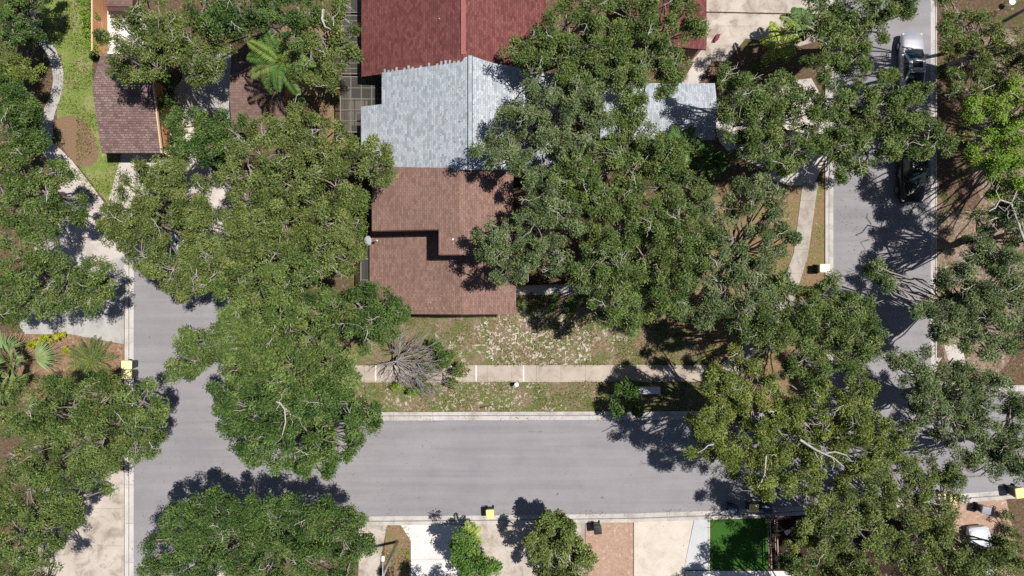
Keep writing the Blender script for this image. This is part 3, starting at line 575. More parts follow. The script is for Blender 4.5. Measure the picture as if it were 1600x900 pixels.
def crown_data(lobes, h, dens, rc, lpc, ls, flat, gap, r, relief=.55):
    """lobes: (px,py,r_px[,dh]); returns leaf arrays and clump centres, all in world space"""
    cens = []; cl_out = []; T = []; Nn = []; LL = []; WW = []; tone = []; acc = []
    ph = r.uniform(0, 6.28, 8)
    for lb in lobes:
        px, py, rp = lb[:3]; hh = h + (lb[3] if len(lb) > 3 else 0.0); Rm = rp / PPM * (CAMH - hh) / CAMH; V = min(Rm * flat, hh * .55)
        c0 = np.array(P(px, py, hh)) - np.array([0, 0, V * .6])
        n = max(5, int(dens * 4.6 * Rm * Rm * (0.7 / rc) ** 2))
        d = unit(r.normal(0, 1, (n, 3))); d[:, 2] = np.where(r.random(n) < .80, np.abs(d[:, 2]), d[:, 2]); rad = r.uniform(.62, 1.0, n) ** .8
        edge = 1 + .18 * np.sin(np.arctan2(d[:, 1], d[:, 0]) * 5 + ph[0]) + .10 * np.sin(np.arctan2(d[:, 1], d[:, 0]) * 9 + ph[1])
        rr = np.maximum(Rm - rc * .45, Rm * .45)
        q = c0 + np.stack([d[:, 0] * rr * rad * edge, d[:, 1] * rr * rad * edge, d[:, 2] * V * rad], 1)
        f = np.sin(q[:, 0] * 1.7 + ph[2]) + np.sin(q[:, 1] * 1.9 + ph[3]) + np.sin((q[:, 0] + q[:, 1]) * 1.2 + ph[4]) + np.sin((q[:, 0] - q[:, 1]) * 2.6 + ph[5]) * .7 + .7 * np.sin(q[:, 2] * 3 + ph[6])
        f = f + 1.4 * np.sin(q[:, 0] * 3.1 + ph[7]) * np.sin(q[:, 1] * 3.3 + ph[3])
        keep = f > (-3.7 + (gap + GAP) * 3.7); 
        u_, v_ = .8 * q[:, 0] + .6 * q[:, 1], -.6 * q[:, 0] + .8 * q[:, 1]
        B_ = np.sin(3.3 * u_ + ph[0]) * np.sin(3.6 * v_ + ph[5]) + .6 * np.sin(5.6 * q[:, 0] + ph[6]) * np.sin(5.2 * q[:, 1] + ph[7])
        q[:, 2] += r.normal(0, .16, n) + relief * B_; keep &= B_ > -.78 - r.random(n) * .5
        q = q[keep]; cl_out.append(q)
        for cpos in q:
            rci = rc * r.uniform(.65, 1.25); k = int(lpc * (rci / rc) ** 2); ct = r.normal(0, .20) ; ca = max(0, r.normal(-.1, .3))
            dd = unit(r.normal(0, 1, (k, 3)) + np.array([0, 0, .35])); ra = r.random(k) ** .45
            pc = cpos + dd * ra[:, None] * rci * np.array([1, 1, .6])
            tp = unit(dd * .9 + r.normal(0, .55, (k, 3)) + np.array([0, 0, -.05])); nn = unit(np.array([0, 0, 1.0]) + dd * .45 + r.normal(0, .42, (k, 3)))
            cens.append(pc); T.append(tp); Nn.append(nn); LL.append(ls * r.uniform(.65, 1.35, k)); WW.append(ls * .40 * r.uniform(.7, 1.25, k))
            tone.append(.45 + ct + r.normal(0, .16, k)); acc.append(np.clip(ca + r.normal(0, .12, k), 0, 1) * (r.random(k) < .65))
    cat = lambda a: np.concatenate(a)
    return (cat(cens), cat(T), cat(Nn), cat(LL), cat(WW), cat(tone), cat(acc)), cat(cl_out)
tree_id = [0]
def tree(label, lobes, h=8.5, leaf='leaf_oak', dens=1.0, rc=.44, lpc=96, ls=.155, flat=.62, gap=.12, bare=5, group='leafy oak trees', name='oak_tree', base=None, trunk_r=.30, twigs=7, acc=1.0, cat='tree'):
    tree_id[0] += 1; r = np.random.default_rng(100 + tree_id[0])
    # every lobe is broken into a main mass and smaller satellites so the outline is uneven
    L2 = []
    for lb in lobes:
        px, py, rp = lb[:3]; dh = lb[3] if len(lb) > 3 else r.normal(0, .35)
        L2.append((px, py, rp * .84, dh))
        for k in range(6 if rp > 30 else 4):
            t = r.uniform(0, 6.28); d = rp * r.uniform(.55, .92); L2.append((px + d * math.cos(t), py + d * math.sin(t), rp * r.uniform(.18, .40), dh + r.uniform(-1.0, .3)))
    data, clumps = crown_data(L2, h, dens * 1.02, rc, lpc, ls, flat, gap, r)
    cx = float(np.mean([l[0] for l in lobes])); cy = float(np.mean([l[1] for l in lobes]))
    b = P(cx, cy, h * .42) if base is None else P(*base); b.z = 0
    e = empty(name, b, 0, label, cat, group); bo = np.array(b)
    cen, tp, nn, LL, WW, tone, ac = data
    leaves_mesh('crown', cen - bo, tp, nn, LL, WW, tone, ac * acc, M[leaf], e)
    m = MB(); fz = h * .26; f0 = np.array([r.normal(0, .15), r.normal(0, .15), fz])
    m.tube([(0, 0, -.1), (0.02, 0, .25), tuple(f0 * .6), tuple(f0)], [trunk_r * 1.5, trunk_r * 1.1, trunk_r, trunk_r * .85], 9); m.build('trunk', M['bark'], e)
    m = MB()
    for lb in L2[::1]:
        px, py, rp, dh = lb; hh = h + dh; Rm = rp / PPM * (CAMH - hh) / CAMH; V = min(Rm * flat, hh * .55)
        big = rp > 22
        c = np.array(P(px, py, hh)) - bo - np.array([0, 0, V * .75]); k = r.uniform(.12, .19) * (trunk_r / .3) if big else .06
        m.tube(wiggle(f0, c, 7, .16, r, .5), list(np.linspace(k, .045, 8)), 5, False)
        near = clumps[np.linalg.norm(clumps[:, :2] - (c + bo)[:2], axis=1) < Rm * 1.1]
        if len(near):
            for s in near[r.integers(0, len(near), int(twigs if big else 2))]:
                s = s - bo + np.array([0, 0, .12]); m.tube(wiggle(c, s, 5, .22, r, .1), list(np.linspace(.05, .016, 6)), 4, False)
    m.build('limbs', M['bark'], e)
    top = clumps[np.argsort(-clumps[:, 2])[:max(8, int(len(clumps) * .6))]]
    for _ in range(int(bare * 1.1)):
        m = MB(); s = top[r.integers(0, len(top))] - bo; ang = r.uniform(0, 6.28); Lb = r.uniform(.45, 1.15) * (1.5 if r.random() < .12 else 1)
        s = s + np.array([0, 0, rc * r.uniform(.1, .38)]); t = s + np.array([math.cos(ang) * Lb, math.sin(ang) * Lb, r.uniform(-.1, .25)])
        pth = wiggle(s, t, 6, .35, r); m.tube(pth, list(np.linspace(.030, .010, 7)), 4, False)
        for _k in range(r.integers(2, 5)):
            i = r.integers(1, 6); a2 = ang + r.choice([-1, 1]) * r.uniform(.5, 1.1); q = pth[i] + np.array([math.cos(a2), math.sin(a2), .1]) * Lb * r.uniform(.25, .5)
            m.tube(wiggle(pth[i], q, 4, .3, r), list(np.linspace(.017, .008, 5)), 4, False)
        m.build('bare_twig', M['bare'], e)
    return e
def shrub(label, lobes, h=1.4, leaf='leaf_bright', dens=1.5, rc=.30, lpc=46, ls=.15, cat='shrub', name='shrub', group=None, flat=.8, gap=.05, acc=1.0):
    tree_id[0] += 1; r = np.random.default_rng(100 + tree_id[0])
    L2 = []
    for lb in lobes:
        L2.append((lb[0], lb[1], lb[2] * .85, 0))
        for k in range(3): t = r.uniform(0, 6.28); L2.append((lb[0] + lb[2] * .6 * math.cos(t), lb[1] + lb[2] * .6 * math.sin(t), lb[2] * .4, r.uniform(-.3, .1)))
    data, clumps = crown_data(L2, h, dens * .62, rc, lpc, ls, flat, gap, r, .12)
    b = P(np.mean([l[0] for l in lobes]), np.mean([l[1] for l in lobes]), h * .7); b.z = 0; bo = np.array(b)
    e = empty(name, b, 0, label, cat, group); cen, tp, nn, LL, WW, tone, ac = data
    leaves_mesh('foliage', cen - bo, tp, nn, LL, WW, tone, ac * acc, M[leaf], e)
    m = MB()
    for s in clumps[r.integers(0, len(clumps), 14)]: m.tube(wiggle((0, 0, 0), s - bo, 4, .2, r), list(np.linspace(.035, .012, 5)), 4, False)
    m.build('stems', M['bark'], e); return e
OAK = 'oak trees of the neighbourhood'
# --- left edge
tree('dark oak in the top left corner above the bright yellow green tree', [(0, -20, 45), (50, 5, 32), (10, 35, 34), (50, -30, 35), (45, 50, 14), (0, 60, 30)], 5.5, 'leaf_dark', gap=.2, group=OAK)
tree('small yellow green tree on the left edge beside the curved path', [(8, 92, 28), (40, 108, 26), (15, 120, 22)], 5, 'leaf_yellow', group=OAK, name='broadleaf_tree', bare=0, acc=.2)
tree('rounded dark green oak on the left edge below the yellow green tree', [(18, 160, 42), (44, 182, 28), (5, 210, 40), (45, 215, 26), (0, 150, 40)], 5.8, 'leaf_dark', gap=.16, group=OAK, bare=3)
tree('oak overhanging the left drive west of its wide pale concrete', [(26, 270, 46), (66, 300, 38), (90, 275, 22), (10, 320, 45), (0, 250, 40), (112, 325, 24, -.5), (60, 345, 36)], 7.5, 'leaf_oak', group=OAK, bare=8)
tree('oak covering the left edge above the grey concrete driveway', [(20, 400, 55), (65, 385, 36), (95, 440, 46), (145, 455, 36), (50, 465, 50), (120, 480, 30), (10, 470, 40), (155, 425, 24)], 9, 'leaf_oak', group=OAK, bare=8)
# --- bottom left
tree('broad oak at the left edge just below the palms and mulch bed', [(35, 630, 50), (100, 640, 55), (165, 620, 42), (215, 630, 42), (245, 655, 24), (150, 690, 52), (50, 700, 58), (205, 690, 40), (235, 690, 22)], 9.5, 'leaf_oak', group=OAK, bare=14, dens=1.1)
tree('oak in the bottom left corner beside the stained corner driveway', [(30, 770, 60), (95, 755, 48), (20, 840, 55), (70, 830, 38), (60, 890, 40), (10, 900, 50), (150, 738, 36), (115, 800, 25)], 9.5, 'leaf_oak', group=OAK, bare=7)
# --- upper left
tree('oak spreading over the north end of the garage roof', [(175, 72, 28), (210, 62, 32), (180, 108, 22, -.8), (255, 70, 42), (240, 105, 28), (245, 25, 38), (215, 100, 22), (290, 50, 40), (300, 95, 36), (345, 60, 32), (330, 110, 22)], 9, 'leaf_olive', group=OAK, bare=18, gap=.2)
tree('oak at the top edge above the feather palm', [(310, 5, 42), (365, 0, 45), (395, 22, 38), (345, 35, 34), (425, -5, 40), (480, 15, 30), (455, 50, 26)], 9.5, 'leaf_dark', group=OAK, bare=12, gap=.2)
tree('oak between the feather palm and the red roof', [(500, 55, 36), (535, 45, 26), (480, 90, 34), (545, 75, 18), (520, 95, 28), (500, 125, 24), (515, 15, 26)], 8.5, 'leaf_olive', group=OAK, bare=9, gap=.15)
tree('dark glossy tree standing east of the narrow white path', [(300, 195, 34), (335, 190, 32), (285, 225, 22), (335, 225, 36), (370, 210, 30), (310, 235, 30)], 7.5, 'leaf_dark', group=OAK, bare=0, gap=.08, name='broadleaf_tree')
shrub('dense shrub against the east side of the garage', [(256, 125, 16), (258, 155, 18), (264, 185, 18), (270, 215, 16)], 2.8, 'leaf_dark', 1.5, .4, 50, .2, group='dark shrubs beside the garage')
shrub('bright green hedge along the top of the left lawn', [(136, 2, 13), (138, 22, 14), (135, 42, 13), (140, 60, 12), (146, 74, 9)], 1.6, 'leaf_bright')
# --- middle left
tree('oak hanging over the parked cars beside the left drive', [(205, 300, 40), (232, 262, 30), (200, 350, 42), (262, 290, 30), (215, 395, 36), (270, 330, 26), (300, 300, 36), (265, 420, 34), (240, 378, 20), (300, 375, 30), (235, 330, 22), (280, 265, 24), (185, 330, 22), (180, 375, 22), (300, 340, 26)], 8.5, 'leaf_olive', group=OAK, bare=12, gap=.12, dens=1.0)
tree('large olive green oak just west of the brown roofed townhouse', [(380, 255, 46), (430, 240, 44), (480, 225, 40), (540, 235, 40), (585, 260, 32), (450, 290, 50), (520, 290, 50), (555, 320, 32), (380, 310, 46), (590, 235, 24), (410, 200, 28), (455, 195, 30), (500, 200, 28)], 9.5, 'leaf_olive', group=OAK, bare=20, gap=.1)
tree('olive green oak right of the parked cars with forked bare twigs', [(340, 350, 44), (390, 355, 44), (440, 345, 46), (500, 350, 46), (545, 370, 36), (320, 400, 36), (360, 400, 40), (540, 405, 32), (490, 400, 44), (425, 395, 38), (300, 440, 34), (340, 445, 24)], 9, 'leaf_olive', group=OAK, bare=16, gap=.14)
tree('small dense tree overlapping the southwest corner of the brown roof', [(560, 480, 40), (600, 475, 36), (620, 490, 22), (575, 515, 34), (535, 500, 36), (600, 520, 18), (555, 455, 24)], 7.5, 'leaf_dark', group=OAK, bare=6, gap=.1)
tree('feathery dark oak over the corner of the left street and cross street', [(400, 450, 50), (460, 440, 48), (370, 490, 46), (350, 540, 46), (430, 500, 60), (490, 490, 50), (380, 570, 55), (450, 570, 60), (510, 560, 45), (540, 575, 26), (400, 520, 50), (300, 565, 30, -1), (272, 578, 24, -1.5), (282, 530, 18, -1)], 10, 'leaf_oak', group=OAK, bare=10, gap=.06, dens=1.15, ls=.17)
tree('dark oak reaching over the west end of the cross street', [(400, 640, 56), (360, 660, 34), (450, 650, 55), (500, 620, 44), (540, 640, 44), (565, 670, 30), (480, 690, 50), (420, 700, 38), (380, 690, 30), (530, 700, 36), (350, 620, 24), (510, 725, 20), (565, 640, 24), (470, 720, 18)], 10, 'leaf_dark', group=OAK, bare=10, gap=.06, dens=1.15, ls=.17)
# --- bottom
tree('broad oak at the bottom edge between the left street and the white driveway', [(285, 830, 48), (250, 870, 36), (340, 815, 46), (370, 850, 50), (430, 825, 50), (490, 830, 48), (535, 835, 40), (562, 850, 24), (300, 880, 50), (420, 880, 55), (500, 885, 50), (545, 880, 28), (360, 790, 26), (460, 800, 30), (240, 900, 30), (320, 792, 28), (415, 795, 28), (505, 802, 26), (285, 800, 24), (550, 815, 22), (330, 905, 32), (385, 905, 34)], 7.8, 'leaf_dark', group=OAK, bare=14, dens=1.15, acc=1.3)
# --- centre right mass
tree('oak over the east end of the maroon roof', [(850, 60, 40), (830, 110, 36), (885, 35, 44), (875, 85, 40), (905, 120, 36), (800, 80, 20), (940, 60, 40), (925, 10, 36)], 9.5, 'leaf_oak', group=OAK, bare=12, gap=.16)
tree('oak at the top edge between the maroon roof and the stained driveway', [(985, 15, 40), (1030, 10, 36), (1050, 60, 34), (975, 70, 32), (1055, 100, 30), (1000, 105, 32), (955, 115, 32), (1040, 130, 20), (1010, 50, 22), (1072, 15, 24), (1085, 40, 16), (1020, 85, 22)], 9, 'leaf_oak', group=OAK, bare=10, gap=.2)
tree('oak shading the ridge of the blue grey roof', [(790, 200, 42), (770, 235, 30), (825, 170, 32), (850, 150, 30), (880, 185, 30), (900, 150, 24), (805, 245, 26), (930, 185, 26), (905, 215, 28), (870, 225, 26), (845, 205, 26), (925, 145, 20)], 10.5, 'leaf_grey', group=OAK, bare=12, gap=.26, dens=.85)
tree('oak in front of the blue grey roofed townhouse', [(975, 165, 24), (1015, 215, 30), (970, 220, 38), (930, 245, 36), (985, 260, 42), (1040, 255, 38), (1010, 295, 42), (900, 255, 26), (1075, 290, 26), (1065, 240, 20), (870, 270, 22), (910, 290, 26), (1000, 170, 20)], 9.5, 'leaf_oak', group=OAK, bare=12, gap=.16)
tree('oak leaning over the east slope of the brown upper roof', [(800, 380, 44), (765, 395, 28), (790, 425, 28), (835, 350, 40), (850, 300, 36), (870, 395, 36), (820, 420, 26), (765, 370, 22), (885, 340, 34), (835, 275, 22)], 10, 'leaf_grey', group=OAK, bare=10, gap=.14)
tree('broad oak above the front walk in the middle of the block', [(930, 310, 40), (970, 345, 48), (1020, 340, 44), (950, 400, 46), (1010, 400, 50), (1065, 340, 40), (1060, 400, 46), (965, 455, 44), (1010, 470, 42), (920, 440, 34), (1050, 450, 42), (985, 500, 22), (940, 485, 26), (1095, 370, 30)], 9.5, 'leaf_oak', group=OAK, bare=26, gap=.12)
tree('thin grey green oak with see through crown beside the side path', [(1130, 320, 36), (1180, 300, 36), (1210, 345, 30), (1150, 370, 40), (1200, 400, 34), (1120, 420, 36), (1170, 440, 40), (1110, 480, 32), (1160, 490, 34), (1205, 460, 28), (1095, 330, 24), (1215, 310, 22), (1230, 370, 20), (1130, 460, 30), (1075, 490, 20)], 9, 'leaf_grey', dens=.7, group=OAK, bare=14, gap=.12, twigs=7, rc=.42, trunk_r=.2)
# --- right streets
tree('oak over the side driveway east of the blue grey garage roof', [(1165, 150, 40), (1150, 195, 34), (1190, 185, 36), (1220, 145, 32), (1200, 225, 36), (1240, 215, 36), (1170, 245, 24), (1145, 120, 22), (1250, 165, 26), (1265, 235, 28), (1215, 180, 20), (1225, 255, 16)], 9, 'leaf_oak', group=OAK, bare=16, gap=.22)
tree('oak at the top edge over the west kerb of the right street', [(1300, 20, 44), (1345, 10, 40), (1320, 65, 36), (1285, 60, 24), (1370, 45, 30), (1335, 95, 30), (1395, 5, 34), (1280, 100, 28), (1430, -10, 24)], 9.5, 'leaf_oak', group=OAK, bare=8, gap=.18)
tree('oak arching over the right street between the two parked cars', [(1300, 150, 36), (1345, 150, 36), (1390, 140, 34), (1330, 200, 38), (1375, 190, 38), (1420, 170, 34), (1450, 200, 30), (1400, 225, 32), (1345, 240, 34), (1305, 225, 30), (1470, 225, 22), (1320, 265, 22), (1285, 185, 24), (1440, 150, 20), (1430, 235, 16)], 9.5, 'leaf_oak', group=OAK, bare=20, gap=.17)
tree('grey green oak above the junction south of the cream bin', [(1245, 480, 38), (1290, 460, 34), (1330, 480, 38), (1285, 510, 42), (1350, 520, 38), (1235, 530, 36), (1310, 555, 38), (1265, 570, 34), (1365, 550, 24), (1205, 500, 26), (1345, 585, 28), (1190, 540, 26), (1165, 515, 20), (1230, 440, 22)], 9.5, 'leaf_oak', group=OAK, bare=18, gap=.12)
tree('yellowing oak left of the junction reaching over the cross street', [(1130, 620, 34), (1110, 665, 34), (1150, 690, 40), (1100, 700, 24), (1180, 640, 40), (1190, 600, 34), (1160, 560, 30), (1150, 725, 22), (1125, 580, 22), (1195, 700, 30), (1220, 640, 26), (1150, 600, 26)], 9.5, 'leaf_yellow', group=OAK, bare=12, gap=.2, acc=.6)
tree('yellow tinged oak in the middle of the junction with a large pale bare branch', [(1240, 630, 42), (1290, 640, 44), (1340, 630, 38), (1370, 665, 34), (1230, 690, 42), (1290, 700, 46), (1340, 700, 42), (1210, 740, 34), (1260, 750, 34), (1385, 700, 22), (1190, 765, 20)], 10, 'leaf_yellow', group=OAK, bare=22, gap=.16, acc=.6)
tree('green oak at the bottom edge right of the artificial turf', [(1300, 800, 38), (1290, 850, 38), (1345, 830, 40), (1330, 770, 34), (1370, 790, 30), (1320, 890, 40), (1360, 880, 34), (1265, 810, 22)], 9, 'leaf_olive', group=OAK, bare=8, gap=.14)
tree('green oak between the turf corner and the white car', [(1400, 740, 40), (1445, 745, 40), (1470, 780, 34), (1420, 800, 40), (1440, 850, 40), (1390, 850, 30), (1480, 860, 36), (1510, 885, 32), (1470, 830, 26), (1430, 890, 34), (1360, 735, 30), (1560, 870, 26), (1540, 890, 34), (1528, 872, 24), (1505, 895, 32), (1575, 890, 30), (1590, 860, 20)], 8.5, 'leaf_olive', group=OAK, bare=8, gap=.14)
tree('oak with open crown over the street corner left of the sandy yard', [(1480, 490, 34), (1440, 490, 20), (1520, 480, 36), (1500, 525, 32), (1550, 510, 38), (1590, 490, 36), (1570, 545, 28), (1595, 530, 26), (1560, 450, 28), (1590, 420, 30), (1480, 440, 16), (1395, 440, 22, -1), (1370, 425, 14, -1), (1540, 470, 28), (1530, 540, 22), (1475, 520, 22), (1515, 440, 22), (1595, 455, 26)], 9.5, 'leaf_grey', group=OAK, bare=20, gap=.24, dens=.9)
tree('oak with open crown above the junction at the right', [(1440, 560, 24), (1430, 590, 26), (1480, 575, 24), (1460, 640, 32), (1500, 625, 36), (1540, 600, 30), (1480, 660, 34), (1520, 670, 26), (1430, 625, 20), (1550, 640, 22), (1420, 680, 20), (1470, 695, 26), (1405, 560, 18), (1450, 600, 24), (1510, 580, 24), (1560, 600, 22), (1500, 700, 20)], 9, 'leaf_grey', group=OAK, bare=18, gap=.24, dens=.9)
tree('oak at the right edge above the rightmost yellow bin', [(1590, 650, 22), (1555, 690, 30), (1590, 700, 34), (1560, 730, 28), (1595, 740, 24), (1530, 710, 24), (1500, 740, 18), (1585, 620, 18)], 8.5, 'leaf_grey', group=OAK, bare=8, gap=.2)
tree('bright green broadleaf tree on the right edge east of the black car', [(1545, 190, 38), (1575, 165, 34), (1590, 215, 40), (1550, 240, 36), (1580, 265, 34), (1530, 160, 18), (1570, 300, 22), (1600, 150, 30)], 8, 'leaf_bright', group=OAK, bare=8, gap=.12, name='broadleaf_tree', acc=.6)
tree('grey green oak in the top right corner near the utility pole', [(1590, 70, 34), (1560, 100, 28), (1590, 120, 26), (1500, 130, 24), (1530, 110, 20), (1560, 140, 16), (1500, 30, 26), (1475, 60, 20), (1540, 40, 26), (1520, 75, 20), (1480, 10, 24)], 8, 'leaf_olive', group=OAK, bare=12, gap=.35, dens=.42)
tree('half bare oak with pale twisted branches on the right edge below the bright green tree', [(1560, 340, 22), (1590, 360, 28), (1540, 380, 16), (1590, 310, 20), (1510, 415, 20), (1535, 345, 16), (1575, 400, 24), (1550, 410, 20), (1590, 335, 20), (1535, 395, 16)], 8, 'leaf_grey', group=OAK, bare=34, gap=.3, dens=.6)
tree('oak standing outside the right edge whose shade darkens the litter beside the black car', [(1650, 90, 50), (1700, 140, 60), (1665, 200, 50), (1720, 230, 60), (1660, 280, 45), (1720, 60, 50), (1700, 330, 40)], 9.5, 'leaf_oak', group=OAK, bare=0)
tree('oak below the bottom edge casting shade on the green turf', [(1250, 945, 34), (1300, 925, 34), (1340, 950, 40), (1280, 985, 45), (1230, 990, 30)], 9, 'leaf_olive', group=OAK, bare=0)
tree('oak below the bottom edge casting shade on the white driveway', [(650, 972, 30), (700, 965, 30), (745, 972, 28), (690, 1010, 45)], 8.5, 'leaf_oak', group=OAK, bare=0)
# --- small plants
shrub('dark glossy shrub touching the left end of the mailbox unit', [(975, 622, 24), (1000, 632, 20), (965, 640, 14), (985, 605, 14)], 2.4, 'leaf_dark', 1.1, .38, 34, .26)
tree('small round broadleaf tree at the bottom edge below the yellow green palm', [(740, 865, 32), (760, 880, 26), (725, 845, 22), (745, 900, 28)], 4.2, 'leaf_mid', group='small trees at the bottom edge', name='small_tree', bare=0, trunk_r=.1, dens=.6, ls=.2, rc=.45, acc=.1, gap=.05, base=(744, 840))
tree('feathery bottlebrush like tree at the bottom edge left of the pinkish drive', [(868, 838, 34), (890, 870, 38), (858, 880, 34), (905, 895, 30), (840, 858, 22), (855, 820, 14), (885, 820, 14)], 4.2, 'leaf_olive', group='small trees at the bottom edge', name='small_tree', bare=2, trunk_r=.1, dens=.55, ls=.22, rc=.42, gap=.05, base=(862, 826))
shrub('lime yellow shrub behind the silvery fan palm', [(70, 532, 10), (92, 528, 11), (104, 545, 9), (50, 536, 8)], .9, 'leaf_lime', 1.6, .2, 36, .13)
shrub('olive green shrub tangled in the right side of the dead tree', [(690, 565, 14), (722, 580, 14), (705, 600, 12), (660, 600, 12), (668, 575, 12)], 1.2, 'leaf_olive', 1.2, .28, 40, .16, group='low shrubs round the dead tree')
shrub('dark green shrub on the right side of the dead tree near the lawn', [(680, 548, 16), (700, 560, 12)], 1.5, 'leaf_dark', 1.2, .3, 40, .18, group='low shrubs round the dead tree')
shrub('green shrub under the lower left branches of the dead tree', [(625, 603, 13), (645, 612, 10)], .9, 'leaf_bright', 1.0, .25, 36, .15, group='low shrubs round the dead tree')
shrub('shaded shrub row in front of the dark board fence by the front walk', [(825, 475, 18), (860, 472, 18), (890, 478, 14)], .8, 'leaf_dark', .8, .28, 36, .16)
shrub('dry red brown shrub at the corner of the side driveway', [(1118, 108, 10), (1128, 120, 8)], 1.0, 'leaf_brown', 1.2, .25, 30, .14)
shrub('dark shrub beneath the feather palm beside the low brown roof', [(455, 175, 14), (470, 160, 12)], 1.6, 'leaf_dark', 1.2, .3, 40, .18)
shrub('yellow green bush right of the turf planting bed', [(1255, 835, 16), (1240, 850, 12), (1270, 850, 12)], 1.4, 'leaf_yellow', 1.0, .3, 40, .16)
shrub('dark fine leaved bush at the bottom right of the turf planting bed', [(1235, 880, 22), (1262, 885, 20)], 1.6, 'leaf_dark', 1.0, .3, 44, .18)
shrub('low dark ground shrub beside the black car on the litter', [(1480, 110, 16), (1500, 90, 14)], .9, 'leaf_olive', .9, .3, 30, .16)
shrub('brown and green bush right of the grey bin', [(1575, 810, 12), (1585, 830, 14), (1580, 850, 12)], 1.0, 'leaf_olive', .9, .26, 36, .15)
# ------------------------------------------------------------------ palms
def palm(label, base, h, n, L, leaf='frond', droop=.9, group=None, leaflet=.5, lw=.05, dirs=None, name='feather_palm', elev=(10, 65), fan=False, cat='palm', step=.05):
    tree_id[0] += 1; r = np.random.default_rng(500 + tree_id[0]); b = P(*base); e = empty(name, b, 0, label, cat, group)
    m = MB(); m.tube([(0, 0, 0), (0, 0, h * .5), (0, 0, h)], [.17, .13, .11], 8); m.build('trunk', M['bark'], e)
    for k in range(n):
        az = dirs[k] if dirs else 2.399963 * k + r.normal(0, .12); el = R(elev[0] + (elev[1] - elev[0]) * (1 - (k + .5) / n)); Lk = L * r.uniform(.85, 1.08); ns = 12
        d = np.array([math.cos(az), math.sin(az), 0.0]); pts = []; p = np.array([0, 0, h]) ; a = el
        for i in range(ns + 1):
            pts.append(p.copy()); p = p + (d * math.cos(a) + np.array([0, 0, math.sin(a)])) * Lk / ns; a -= droop * 2.0 / ns * (i / ns + .35)
        pts = np.array(pts); pts[:, 2] = np.maximum(pts[:, 2], .12); side = np.array([-d[1], d[0], 0.0]); cen = []; tp = []; nn = []; LL = []; WW = []
        if fan:
            hi = int(ns * r.uniform(.35, .6)); hub = pts[hi]; ax = unit(pts[int(ns * .55)] - pts[int(ns * .4)])
            for j in range(26):
                t = (j / 25 - .5) * 2.4; v = unit(ax * math.cos(t) + side * math.sin(t) + np.array([0, 0, -.12 * abs(t)])); l = Lk * .55 * (1 - .10 * abs(t)) * r.uniform(.9, 1.05)
                cen.append(hub + v * l * .5); tp.append(v); nn.append(unit(np.array([0, 0, 1.0]) + side * r.normal(0, .35))); LL.append(l); WW.append(lw)
            rib = pts[:hi + 1]
        else:
            for s in np.arange(.14, 1.0, step / Lk * 1.0):
                x = s * ns; i = min(int(x), ns - 1); q = pts[i] + (pts[i + 1] - pts[i]) * (x - i); ax = unit(pts[i + 1] - pts[i]); ll = leaflet * math.sin(math.pi * (s * .82 + .14)) ** .7 * r.uniform(.85, 1.1)
                for sg in (-1, 1):
                    v = unit(side * sg * 1.0 + ax * .55 + np.array([0, 0, -.25 + r.normal(0, .12)])); cen.append(q + v * ll * .5); tp.append(v)
                    nn.append(unit(np.array([0, 0, 1.0]) + ax * r.normal(0, .2))); LL.append(ll); WW.append(lw)
            rib = pts
        c = np.array(cen); cn = len(c)
        f = leaves_mesh('frond', c, np.array(tp), np.array(nn), np.array(LL), np.array(WW), np.clip(.5 + r.normal(0, .1) + r.normal(0, .15, cn), 0, 1), np.full(cn, max(0, r.normal(0, .25))), M[leaf], e)
        m = MB(); m.tube([tuple(x) for x in rib], list(np.linspace(.022, .007, len(rib))), 4, False); m.build('rib', M['leaf_lime'], f)
    return e
dd = [-1.48, 2.6, 1.9, 1.2, .6, -.1, 3.0, -.6, 2.2, .3, -2.75, -2.0, 1.5]
palm('feather palm with one long frond hanging over the low brown roof', (492, 150), 7.6, 18, 2.7, 'frond', 1.2, leaflet=.58, lw=.05, dirs=dd + [-1.1, -2.4, .95, 2.9, 1.7])
palm('dark green sago palm on the red mulch bed beside the yellow bins', (152, 563), .6, 46, 2.0, 'sago', .55, leaflet=.3, lw=.035, name='sago_palm', elev=(4, 60))
palm('silvery fan palm left of the sago palm on the mulch bed', (48, 566), 2.0, 11, 3.3, 'frond_grey', .5, lw=.085, name='fan_palm', elev=(0, 70), fan=True, dirs=[.55, .1, -.35, .95, -.9, 1.5, -1.7, 2.4, 3.3, 4.0, .3], group='silvery fan palms')
palm('silvery fan palm at the left edge above the broad oak', (22, 592), 1.8, 10, 3.0, 'frond_grey', .5, lw=.085, name='fan_palm', elev=(0, 70), fan=True, dirs=[.55, .1, -.35, .95, -.9, 1.5, -1.7, 2.4, 3.3, 4.0, .3], group='silvery fan palms')
palm('bright yellow green palm at the bottom kerb left of the yellow bin', (737, 818), 2.3, 12, 1.15, 'frond_yellow', .9, leaflet=.35, lw=.06, name='small_palm')
palm('bright green palm beside the stained upper driveway', (1190, 92), 3.2, 14, 1.7, 'frond_yellow', .9, leaflet=.5, lw=.10, name='small_palm', group='bright palms by the upper driveway')
palm('bright green palm clump east of the other one by the upper driveway', (1222, 60), 3.0, 12, 1.5, 'frond', .9, leaflet=.5, lw=.10, name='small_palm', group='bright palms by the upper driveway')
palm('broad leaved palm in the dark gap south of the blue garage roof', (1095, 262), 2.5, 12, 1.6, 'frond', 1.0, leaflet=.45, lw=.10, name='small_palm')
palm('drooping green palm in front of the blue grey garage', (1042, 248), 4.5, 12, 1.7, 'frond', 1.0, leaflet=.5, lw=.09, name='small_palm')
